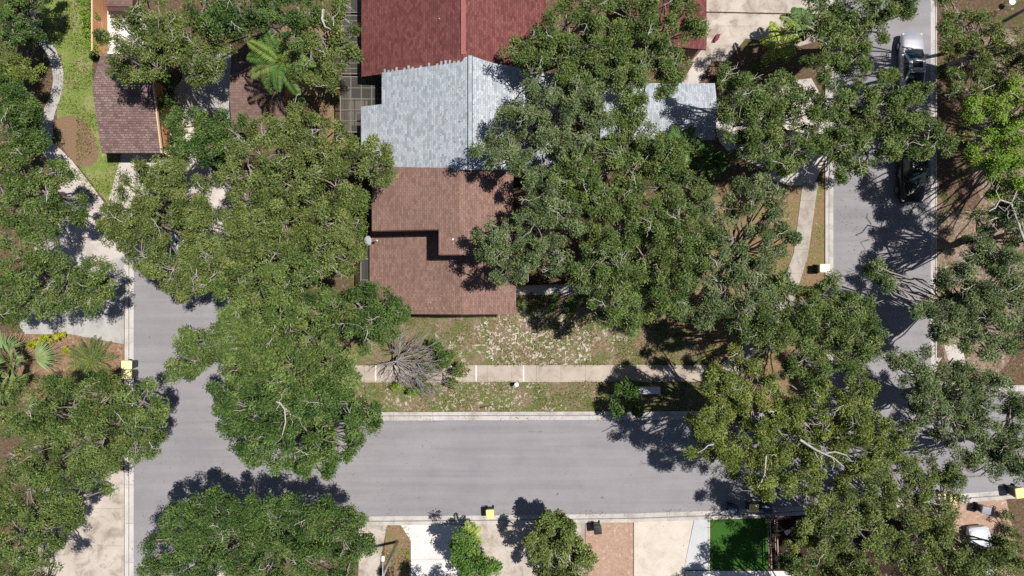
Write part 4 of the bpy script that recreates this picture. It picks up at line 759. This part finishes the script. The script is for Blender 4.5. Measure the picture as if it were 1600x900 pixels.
# ------------------------------------------------------------------ dead tree
def deadtree():
    b = P(614, 564); e = empty('dead_tree', b, 0, 'leafless grey dead tree fanning its bare branches across the sidewalk', 'tree')
    r = np.random.default_rng(77); m = MB(); tr = MB(); tr.tube([(0, 0, 0), (.15, .1, .7), (.5, .15, 1.3)], [.13, .11, .09], 7); tr.build('trunk', M['dead'], e)
    def grow(p, d, L, rad, lev):
        n = 6; pts = [p]; q = p.copy(); dd = d.copy()
        for i in range(n):
            dd = unit(dd + r.normal(0, .13, 3) + np.array([0, 0, -.02])); q = q + dd * L / n; q[2] = max(q[2], .15); pts.append(q.copy())
        m.tube([tuple(x) for x in pts], list(np.linspace(rad, rad * .45, n + 1)), 4, False)
        if lev > 0:
            for _ in range(5 if lev > 1 else 4):
                i = r.integers(1, n + 1); a = unit(dd + r.normal(0, .42, 3)); grow(pts[i], a, L * r.uniform(.5, .75), rad * .55, lev - 1)
    p0 = np.array([.5, .15, 1.3])
    for az, el, L in ((55, 35, 2.4), (35, 30, 2.6), (10, 25, 2.2), (-20, 22, 2.5), (-45, 20, 2.8), (-5, 40, 2.2), (-65, 15, 1.8), (75, 35, 1.8), (190, 30, 1.2), (215, 20, 1.4), (-32, 32, 2.2), (22, 12, 2.6), (-12, 10, 2.8), (-36, 10, 3.0), (45, 18, 2.3), (0, 30, 2.5), (-55, 30, 2.2), (64, 25, 2.2)):
        d = np.array([math.cos(R(az)) * math.cos(R(el)), math.sin(R(az)) * math.cos(R(el)), math.sin(R(el))]); grow(p0, d, L, .045, 2)
    m.build('bare_branches', M['dead'], e)
deadtree()
b = P(750, 637); e = MB(); e.tube([(0, 0, .05), (.5, .12, .08), (1.05, .18, .06)], [.05, .04, .02], 6); e.tube([(1.0, .18, .06), (1.06, .0, .06)], [.04, .03], 6)
tagset(e.build('fallen_branch', M['darkwood'], None, b), 'short dark fallen branch lying on the verge beside the street', 'branch')
# a single big bare limb that stands out of the junction oak
def barelimb(label, px, h, pts, rad):
    """pale dead limb with forks; pts lists of pixel polylines"""
    o = P(*px); e = MB(); r = np.random.default_rng(5)
    for k, (pl, r0) in enumerate(zip(pts, rad)):
        q = [P(x, y, h + .15 * i) - Vector((o.x, o.y, 0)) for i, (x, y) in enumerate(pl)]; e.tube(q, list(np.linspace(r0, r0 * .35, len(q))), 6, False)
    return e, o
e, o = barelimb('', (1290, 705), 0, [], [])
def add_limb(tree_label, h, polys, rads):
    t = [x for x in bpy.data.objects if x.get('label') == tree_label][0]; m = MB()
    for pl, r0 in zip(polys, rads):
        q = [P(x, y, h + .12 * i) - t.location for i, (x, y) in enumerate(pl)]; m.tube(q, list(np.linspace(r0, r0 * .4, len(q))), 6, False)
    m.build('dead_limb', M['bare'], t)
add_limb('yellow tinged oak in the middle of the junction with a large pale bare branch', 10.6, [[(1250, 687), (1262, 695), (1275, 703), (1290, 710), (1302, 715), (1318, 729)], [(1290, 708), (1305, 706), (1322, 711), (1330, 720)], [(1285, 709), (1282, 722), (1284, 732)], [(1300, 714), (1304, 722), (1300, 735)], [(1270, 700), (1276, 712), (1280, 718)], [(1262, 692), (1300, 702)]], [.09, .06, .04, .04, .04, .02])
add_limb('half bare oak with pale twisted branches on the right edge below the bright green tree', 8.6, [[(1600, 375), (1580, 318), (1562, 312), (1555, 325), (1545, 330)], [(1580, 318), (1588, 300), (1594, 285)], [(1562, 312), (1556, 298), (1562, 290)], [(1558, 340), (1545, 345), (1560, 362)], [(1580, 318), (1596, 345), (1600, 360)], [(1560, 322), (1570, 330), (1580, 318)]], [.08, .05, .04, .04, .06, .03])
add_limb('bright green broadleaf tree on the right edge east of the black car', 8.4, [[(1492, 142), (1505, 145), (1518, 148), (1530, 143), (1555, 132)], [(1518, 148), (1512, 140)], ], [.06, .03])
add_limb('feathery dark oak over the corner of the left street and cross street', 10.9, [[(432, 628), (438, 630), (445, 640), (446, 660), (441, 680)], [(445, 640), (455, 648), (470, 655)], [(438, 630), (428, 645)]], [.07, .04, .03])
add_limb('yellowing oak left of the junction reaching over the cross street', 10.2, [[(1197, 712), (1195, 740), (1190, 752), (1184, 762)], [(1195, 742), (1202, 752)], [(1115, 694), (1106, 696), (1100, 702), (1090, 708)]], [.06, .03, .05])
add_limb('oak between the feather palm and the red roof', 9.0, [[(505, 15), (503, 30), (508, 42), (517, 46)], [(503, 30), (512, 34)], [(448, 30), (456, 45), (460, 50)]], [.10, .05, .09])
# ------------------------------------------------------------------ cars
def car(name, label, loc, rz, L, W, H, paint, kind='sedan', sunroof=False, cat='car'):
    e = empty(name, loc, rz, label, cat, 'parked cars')
    w2 = W / 2; st = []; ny = 15; suv = kind == 'suv'; hood = .98 if suv else .86; belt = 1.05 if suv else .92
    def zb(t):                                             # t: -1 rear .. 1 front
        if t > .45: return belt - (belt - hood + .06) * ((t - .45) / .55) - .10 * max(0, (t - .85) / .15) ** 2
        if t < -.72: return belt + .02 - (.06 if suv else .03) * ((-t - .72) / .28)
        return belt
    m = MB()
    for i in range(ny):
        t = -1 + 2 * i / (ny - 1); y = t * L / 2; ww = w2 * (1 - .16 * abs(t) ** 5 - .05 * max(0, t) ** 2); z = zb(t)
        half = [(ww * .86, .24), (ww * .97, .38), (ww, .60), (ww * .985, z - .12), (ww * .94, z - .035), (ww * .80, z + .0), (ww * .4, z + .035)]
        st.append([(x, y, zz) for x, zz in half] + [(-x, y, zz) for x, zz in half[::-1]])
    e0 = [(x * .8, st[0][0][1] - .05, .3 + (z - .24) * .82) for x, y, z in st[0]]; e1 = [(x * .8, st[-1][0][1] + .08, .3 + (z - .24) * .8) for x, y, z in st[-1]]
    m.loft([e0] + st + [e1])
    # greenhouse shell
    rb, fb, rt, ft = (-.95, .42, -.86, .12) if suv else (-.74, .40, -.42, .06)
    def ring(yr, yf, hw, z, cr=.10):
        yr, yf = yr * L / 2, yf * L / 2
        return [(hw, yr + cr, z), (hw, (yr + yf) / 2, z), (hw, yf - cr * 2.2, z), (hw * .80, yf - cr * .5, z), (hw * .4, yf + .02, z), (-hw * .4, yf + .02, z), (-hw * .80, yf - cr * .5, z), (-hw, yf - cr * 2.2, z), (-hw, (yr + yf) / 2, z), (-hw, yr + cr, z), (-hw * .6, yr - .02, z), (hw * .6, yr - .02, z)]
    R0 = ring(rb, fb, w2 * .86, belt - .02); R1 = ring(rt, ft, w2 * .68, H - .05)
    m.loft([R0, R1], caps=False, smooth=False); m.build('body', paint, e)
    # roof panel
    m = MB(); top = [R1, ring(rt + .02, ft - .02, w2 * .62, H - .008), ring(rt + .10, ft - .08, w2 * .40, H + .004), ring(rt + .25, ft - .22, w2 * .1, H + .008)]
    m.loft([[(x, y, z + .002) for x, y, z in q] for q in top], caps=True); m.build('roof', paint, e)
    def panel(nm, a0, a1, b0, b1, off, mat, bulge):
        """glass between lower points a0,a1 and upper points b0,b1"""
        a0, a1, b0, b1 = map(Vector, (a0, a1, b0, b1)); g = MB(); nrm = ((a1 - a0).cross(b0 - a0)).normalized(); n = 8; V = []
        for j in range(5):
            for i in range(n + 1):
                s, t = i / n, j / 4; p = (a0.lerp(a1, s)).lerp(b0.lerp(b1, s), t); V.append(p + nrm * (off + bulge * 4 * s * (1 - s)))
        g.add(V, [(j * (n + 1) + i, j * (n + 1) + i + 1, (j + 1) * (n + 1) + i + 1, (j + 1) * (n + 1) + i) for j in range(4) for i in range(n)], True); return g.build(nm, mat, e, recalc=False)
    zb0, zt = belt + .04, H - .06; f = .06; yf0, yf1 = fb * L / 2, ft * L / 2; yr0, yr1 = rb * L / 2, rt * L / 2
    panel('windshield', (w2 * .74, yf0 - .04, zb0), (-w2 * .74, yf0 - .04, zb0), (w2 * .60, yf1 + .02, zt), (-w2 * .60, yf1 + .02, zt), -.03 if False else .015, M['glass'], .11)
    panel('rear_window', (-w2 * .70, yr0 + .04, zb0), (w2 * .70, yr0 + .04, zb0), (-w2 * .58, yr1 + .02, zt), (w2 * .58, yr1 + .02, zt), .015, M['glass'], .05)
    for s in (1, -1):
        A = [(s * (w2 * .86 - .012), yr0 + .28, zb0), (s * (w2 * .86 - .012), yf0 - .42, zb0), (s * (w2 * .69), yr1 + .22, zt), (s * (w2 * .69), yf1 - .30, zt)]
        if s < 0: A = [A[1], A[0], A[3], A[2]]
        panel('side_window', *A, .02, M['glass'], 0.0)
        mm = MB(); mm.box(s * w2 * .93 - .02, s * w2 * .93 + s * .2, yf0 - .48, yf0 - .34, belt, belt + .14, .03) if s > 0 else mm.box(-w2 * .93 - .2, -w2 * .93 + .02, yf0 - .48, yf0 - .34, belt, belt + .14, .03)
        mm.build('mirror', paint, e)
        mm = MB(); x = s * w2 * .66; mm.box(x - .16, x + .16, L / 2 - .20, L / 2 - .02, hood - .26, hood - .14, .03); mm.build('headlight', M['lens'], e)
        mm = MB(); mm.box(x - .15, x + .15, -L / 2 - .01, -L / 2 + .12, belt - .28, belt - .12, .03); mm.build('tail_light', M['redlens'], e)
        for y in (L * .305, -L * .30):
            T = Matrix.Translation((s * (w2 - .13), y, .33)) @ Matrix.Rotation(math.pi / 2, 4, 'Y'); wm = MB(); pr = [(.20, -.11), (.33, -.11), (.345, -.06), (.345, .06), (.33, .11), (.20, .11)]
            wm.loft([[T @ Vector((rr * math.cos(2 * math.pi * k / 20), rr * math.sin(2 * math.pi * k / 20), zz)) for k in range(20)] for rr, zz in pr]); ty = wm.build('wheel', M['rubber'], e)
            rm = MB(); rm.loft([[T @ Vector((.21 * math.cos(2 * math.pi * k / 20), .21 * math.sin(2 * math.pi * k / 20), zz)) for k in range(20)] for zz in (-.118, .118)]); rm.build('rim', M['rim'], ty)
    m = MB(); m.tube([(x * 1.0, yf0 + .10 - .16 * (x / w2) ** 2, belt + .03) for x in np.linspace(-w2 * .78, w2 * .78, 9)], .022, 4); m.build('cowl', M['black'], e)
    if sunroof: m = MB(); m.box(-w2 * .42, w2 * .42, yf1 - .72, yf1 - .22, H + .0, H + .022, .008); m.build('sunroof', M['glass'], e)
    if suv:
        for s in (1, -1): m = MB(); m.tube([(s * w2 * .60, yr1 + .25, H + .05), (s * w2 * .60, yf1 - .25, H + .05)], .02, 5); m.build('roof_rail', M['black'], e)
    return e
car('parked_car', 'silver sedan with dark sunroof parked on the right street', P(1417, 103), 0, 4.6, 1.84, 1.42, M['silver'], 'sedan', True)
car('parked_car', 'glossy black sport utility car parked on the right street below the silver one', P(1416, 268), R(180), 4.9, 1.98, 1.72, M['blackpaint'], 'suv', True)
car('parked_car', 'white car half hidden by foliage at the bottom right driveway', P(1524, 866), R(6), 4.6, 1.84, 1.45, M['whitepaint'], 'sedan')
car('parked_car', 'white car glimpsed through the oak nearest the garage', P(263, 300), R(-10), 4.6, 1.82, 1.5, M['whitepaint'], 'sedan', False)
car('parked_car', 'pale blue car glimpsed through leaves below the white one', P(293, 372), R(-35), 4.5, 1.82, 1.5, M['bluepaint'], 'sedan', False)
# ------------------------------------------------------------------ wheeled bins
def make_bin(w=.60, d=.72, h=1.05, lid=None, body=None):
    e = empty('wheeled_bin', (0, 0, 0)); m = MB()
    rr = lambda hw, hd, z, y0=0: [(sx * (hw - (c if q else 0)), y0 + sy * (hd - (0 if q else c)), z) for (sx, sy, q) in ((1, -1, 0), (1, 1, 0), (1, 1, 1), (-1, 1, 1), (-1, 1, 0), (-1, -1, 0), (-1, -1, 1), (1, -1, 1)) for c in (.05,)]
    m.loft([rr(w * .38, d * .36, .06), rr(w * .40, d * .38, .1), rr(w * .485, d * .47, h - .06)], smooth=False); m.build('body', body, e)
    m = MB(); m.loft([rr(w * .5, d * .5, h - .058), rr(w * .51, d * .51, h - .03), rr(w * .5, d * .5, h - .005), rr(w * .44, d * .43, h + .025), rr(w * .2, d * .2, h + .035)], smooth=False); ld = m.build('lid', lid, e)
    m = MB(); m.tube([(-w * .36, d * .5, h - .08), (-w * .36, d * .58, h - .05), (w * .36, d * .58, h - .05), (w * .36, d * .5, h - .08)], .02, 6); m.build('handle', body, e)
    for s in (-1, 1):
        T = Matrix.Translation((s * w * .46, d * .36, .13)) @ Matrix.Rotation(math.pi / 2, 4, 'Y'); m = MB()
        m.loft([[T @ Vector((r_ * math.cos(2 * math.pi * k / 14), r_ * math.sin(2 * math.pi * k / 14), z)) for k in range(14)] for r_, z in ((.05, -.03), (.13, -.03), (.13, .03), (.05, .03))]); m.build('wheel', M['rubber'], e)
    return e
BG = 'wheeled bins with yellow lids'
protos = {}
def place_bin(key, lid, body, px, py, rz, label, group, s=1.0):
    if key not in protos: protos[key] = o = make_bin(lid=M[lid], body=M[body])
    else: o = copy_tree(protos[key])
    p = P(px, py, 1.07 * s); p.z = 0; o.location = p; o.rotation_euler = (0, 0, rz); o.scale = (s, s, s); tagset(o, label, 'bin', group); return o
place_bin('py', 'paleyellow', 'bin_body', 197, 570.5, R(90), 'pale yellow lidded bin on the left kerb, upper of the pair', BG, 1.12)
place_bin('py', 'paleyellow', 'bin_body', 197, 585.5, R(90), 'pale yellow lidded bin on the left kerb, lower of the pair', BG, 1.12)
place_bin('y', 'yellow', 'bin_body', 765.5, 804, R(3), 'yellow lidded bin standing alone on the bottom kerb right of the small palm', BG)
place_bin('y', 'yellow', 'bin_body', 1178.5, 794.5, R(88), 'yellow lidded bin on the kerb above the green turf', BG, .98)
place_bin('y', 'yellow', 'bin_body', 1473, 779, R(5), 'yellow lidded bin mostly hidden in leaves, left of its neighbour', BG)
place_bin('y', 'yellow', 'bin_body', 1490, 781, R(-5), 'yellow lidded bin at the edge of the leaves above the grey bin', BG)
place_bin('y', 'yellow', 'bin_body', 1594, 771, R(8), 'yellow lidded bin at the extreme right edge on the kerb', BG, 1.1)
place_bin('c', 'cream', 'bin_body', 1289, 419, R(90), 'cream lidded bin beside the kerb of the right street', BG, 1.05)
place_bin('k', 'black', 'black', 934, 828, R(6), 'black bin standing on the pinkish bottom drive', 'dark wheeled bins')
place_bin('g', 'greylid', 'black', 1542, 798, R(78), 'shiny grey lidded bin in front of the white car', 'dark wheeled bins')
place_bin('n', 'navy', 'navy', 1148, 797, R(92), 'navy blue bin in the shade left of the yellow bin above the turf', 'dark wheeled bins', .98)
place_bin('n', 'navy', 'navy', 1200, 796, R(92), 'dark navy bin in the shade right of the yellow bin above the turf', 'dark wheeled bins', .98)
# ------------------------------------------------------------------ poles, mailbox, bollard
up = empty('utility_pole', P(1476, 84), 0, 'tall brown wooden utility pole rising toward the top right corner', 'utility pole')
m = MB(); m.tube([(0, 0, 0), (0.0, .02, 5), (.0, .05, 10.5)], [.14, .13, .11], 12); m.build('pole', M['polewood'], up)
m = MB(); m.box(-1.1, 1.1, -.05, .05, 9.6, 9.72); m.build('cross_arm', M['polewood'], up)
for x in (-1, -.4, .4, 1): m = MB(); m.disc((x, 0), .05, 9.72, 9.88, 8); m.build('insulator', M['offwhite'], up)
m = MB(); r0 = np.random.default_rng(3); base = P(1476, 84)
sp = empty('street_light_pole', P(621, 846), 0, 'tall weathered pole with its long shadow on the bottom grass strip', 'street light')
m = MB(); m.tube([(0, 0, 0), (.05, 0, 5), (.12, 0, 9)], [.12, .105, .09], 10); m.build('pole', M['palepole'], sp)
pb = P(621, 846); hd = P(598.5, 873, 8.2) - pb
m = MB(); m.tube([(.1, 0, 7.9), (hd.x - .05, -.6, 8.2), (hd.x, hd.y - .3, 8.25), (hd.x, hd.y, 8.22)], .022, 6); m.build('arm', M['offwhite'], sp)
m = MB(); m.box(hd.x - .10, hd.x + .10, hd.y - .17, hd.y + .19, 8.14, 8.26, .03); m.build('lamp_head', M['white'], sp)
gl = empty('lamp_post', P(1205, 812), 0, 'thin post with small square white lamp head leaning over the dark planting bed', 'lamp')
b0 = P(1205, 812); hh = P(1230, 832, 2.2) - b0
m = MB(); m.tube([(0, 0, 0), (.3, -.2, 1.6), (hh.x, hh.y, 2.15)], .022, 6); m.build('pole', M['steel'], gl)
m = MB(); m.box(-.16, .16, -.16, .16, 0, .05, .01, Matrix.Translation((hh.x, hh.y, 2.16)) @ Matrix.Rotation(R(35), 4, 'Z')); m.build('lamp_head', M['offwhite'], gl)
p = P(1015, 610.5, 1.3); p.z = 0; mb_ = empty('mailbox_unit', p, 0, 'pale grey double mailbox unit on posts at the verge beside the dark shrub', 'mailbox')
for s in (-1, 1):
    m = MB(); m.box(s * .42 - .40, s * .42 + .40, -.24, .24, .55, 1.22, .02); bx = m.build('box', M['greylid'], mb_)
    m = MB(); m.slab([(s * .42 - .405, -.27, 1.24), (s * .42 + .405, -.27, 1.24), (s * .42 + .405, .27, 1.30), (s * .42 - .405, .27, 1.30)], .04); m.build('lid', M['mailgrey'], mb_)
    m = MB(); m.box(s * .42 - .06, s * .42 + .06, -.06, .06, 0, .55); m.build('post', M['steel'], mb_)
    m = MB()
    for i in range(3):
        for j in range(2): m.box(s * .42 - .36 + i * .25, s * .42 - .36 + i * .25 + .22, -.252, -.242, .62 + j * .28, .86 + j * .28)
    m.build('door', M['greylid'], bx)
p = P(807, 601, .8); p.z = 0; bo = empty('bollard', p, 0, 'round white capped utility bollard on the verge below the sidewalk', 'bollard')
m = MB(); m.disc((0, 0), .12, 0, .78, 18); m.build('post', M['greylid'], bo); m = MB(); m.disc((0, 0), .17, .76, .82, 20); m.disc((0, 0), .17, .82, .87, 20, .08); m.build('cap', M['white'], bo)
p = P(808, 652); fl = empty('marker_flag', p, 0, 'tiny red marker stake at the kerb below the bollard', 'marker'); m = MB(); m.tube([(0, 0, 0), (0, 0, .45)], .01, 5); m.build('stake', M['steel'], fl)
m = MB(); m.box(0, .14, -.01, .01, .34, .45); m.build('flag', M['redlens'], fl)
p = P(1117, 60); m = MB(); rr_ = np.random.default_rng(9)
for k in range(3): m.tube([tuple(x) for x in wiggle((-.25 + .1 * k, -.35, .06), (.2 + .1 * k, .3, .10), 5, .25, rr_)], [.03, .09, .12, .1, .07, .03], 6)
tagset(m.build('crumpled_cloth', M['redcloth'], None, p), 'small dark red cloth lying on the stained upper driveway', 'cloth')
p = P(1571, 9); ta = empty('garden_table', p, 0, 'small white oval garden table in the dark yard at the top right', 'table')
m = MB(); m.disc((0, 0), .24, .70, .73, 24); m.build('table_top', M['white'], ta)
for a in range(4): m = MB(); m.tube([(.1 * math.cos(a * 1.57), .1 * math.sin(a * 1.57), .70), (.35 * math.cos(a * 1.57), .35 * math.sin(a * 1.57), 0)], .02, 6); m.build('leg', M['white'], ta)
# garden stones along the entry walk and flat stone by the side path
r0 = random.Random(4)
for k, (px, py) in enumerate([(964, 104), (972, 108), (898, 262), (868, 120), (1146, 150)]):
    p = P(px, py); m = MB(); rings = []
    for z, q in ((0, .8), (.12, 1), (.22, .8), (.27, .4)): rings.append([(q * .28 * (1 + .25 * math.sin(3 * t + k)) * math.cos(t), q * .22 * math.sin(t), z) for t in [2 * math.pi * j / 12 for j in range(12)]])
    m.loft(rings); o = m.build('garden_stone', M['pale'], None, p); tagset(o, ['pale boulder in the planting north of the blue grey roof', 'pale boulder just right of its twin north of the blue grey roof', 'pale boulder in the trees south of the blue grey roof', 'pale boulder nearest the maroon roof', 'pale boulder at the west edge of the side driveway'][k], 'stone', 'garden boulders')
# ------------------------------------------------------------------ ground litter and tufts (uncountable)
def scatter(name, polys, n, size, mat, label, cat, seed, z=(.015, .05), upright=False, avoid=None):
    r = np.random.default_rng(seed); pts = []
    for (x0, y0, x1, y1), k in zip(polys, n):
        px = r.uniform(x0, x1, k); py = r.uniform(y0, y1, k)
        pts.append(np.stack([(px - 800) / PPM, (450 - py) / PPM, r.uniform(*z, k)], 1))
    c = np.concatenate(pts); k = len(c)
    f = np.sin(c[:, 0] * 1.9 + seed) + np.sin(c[:, 1] * 2.3 + c[:, 0] * .7) + np.sin(c[:, 0] * .8 - c[:, 1] * 1.3) + r.normal(0, .8, k); c = c[f > -.2]; k = len(c)
    t = unit(r.normal(0, 1, (k, 3)) * np.array([1, 1, .25]) + (np.array([0, 0, 1.1]) if upright else 0)); nn = unit(np.array([0, 0, 1.0]) + r.normal(0, .5, (k, 3)))
    if upright: nn = unit(r.normal(0, 1, (k, 3)) * np.array([1, 1, .5]))
    o = leaves_mesh(name, c, t, nn, size * r.uniform(.5, 1.5, k), size * .45 * r.uniform(.6, 1.3, k), r.uniform(0, 1, k), np.zeros(k), M[mat], None)
    tagset(o, label, cat, None, 'stuff'); return o
scatter('fallen_leaves', [(548, 490, 1120, 568), (560, 600, 1120, 645), (1200, 290, 1290, 600), (1458, 60, 1600, 620), (1040, 400, 1250, 570), (440, 60, 560, 250), (600, 640, 1100, 660), (205, 640, 330, 900), (330, 700, 640, 800), (1060, 660, 1450, 800), (1305, 100, 1450, 600), (600, 796, 1200, 812), (642, 822, 1100, 900), (60, 740, 194, 900)], [5200, 2600, 2600, 9000, 4500, 2500, 500, 260, 160, 900, 1100, 420, 160, 140], .13, 'leaf_brown', 'dry brown leaves scattered over the yards and verge', 'fallen leaves', 21)
scatter('grass_tufts', [(620, 492, 1110, 569), (560, 600, 1120, 646), (60, 0, 150, 180), (120, 180, 190, 320), (595, 822, 640, 900), (548, 568, 1120, 572.5), (548, 594.5, 1120, 598), (596, 643, 1100, 648.5)], [9000, 6500, 6500, 4500, 1300, 1500, 1500, 1300], .13, 'leaf_yellow', 'yellow green grass tufts in the lawns', 'grass', 22, (.03, .08), True)
def roof_litter(seed, n, x, y, zf, label):
    r = np.random.default_rng(seed); xs = r.uniform(*x, n); ys = r.uniform(*y, n); z = np.array([zf(a) for a in xs]) + .03
    c = np.stack([xs, ys, z], 1); t = unit(r.normal(0, 1, (n, 3)) * np.array([1, 1, .15])); nn = unit(np.array([0, 0, 1.0]) + r.normal(0, .25, (n, 3)))
    o = leaves_mesh('roof_leaves', c, t, nn, .13 * r.uniform(.5, 1.6, n), .06 * r.uniform(.6, 1.3, n), r.uniform(.2, 1, n), np.zeros(n), M['leaf_brown'], None); tagset(o, label, 'fallen leaves', None, 'stuff')
roof_litter(31, 260, (-10.3, .1), (-1.7, 2.1), lambda a: HL - SB * abs(a - XR), 'few dry leaves lying on the lower brown roof')
roof_litter(32, 200, (-4.9, 0), (2.4, 8.0), lambda a: HU - SB * abs(a - XR), 'few dry leaves lying on the upper brown roof near the oak')
roof_litter(33, 240, (-5.0, 3.0), (8.4, 15.0), lambda a: H_B - SL * abs(a - XR_B), 'few dry leaves lying round the ridge of the blue grey roof')
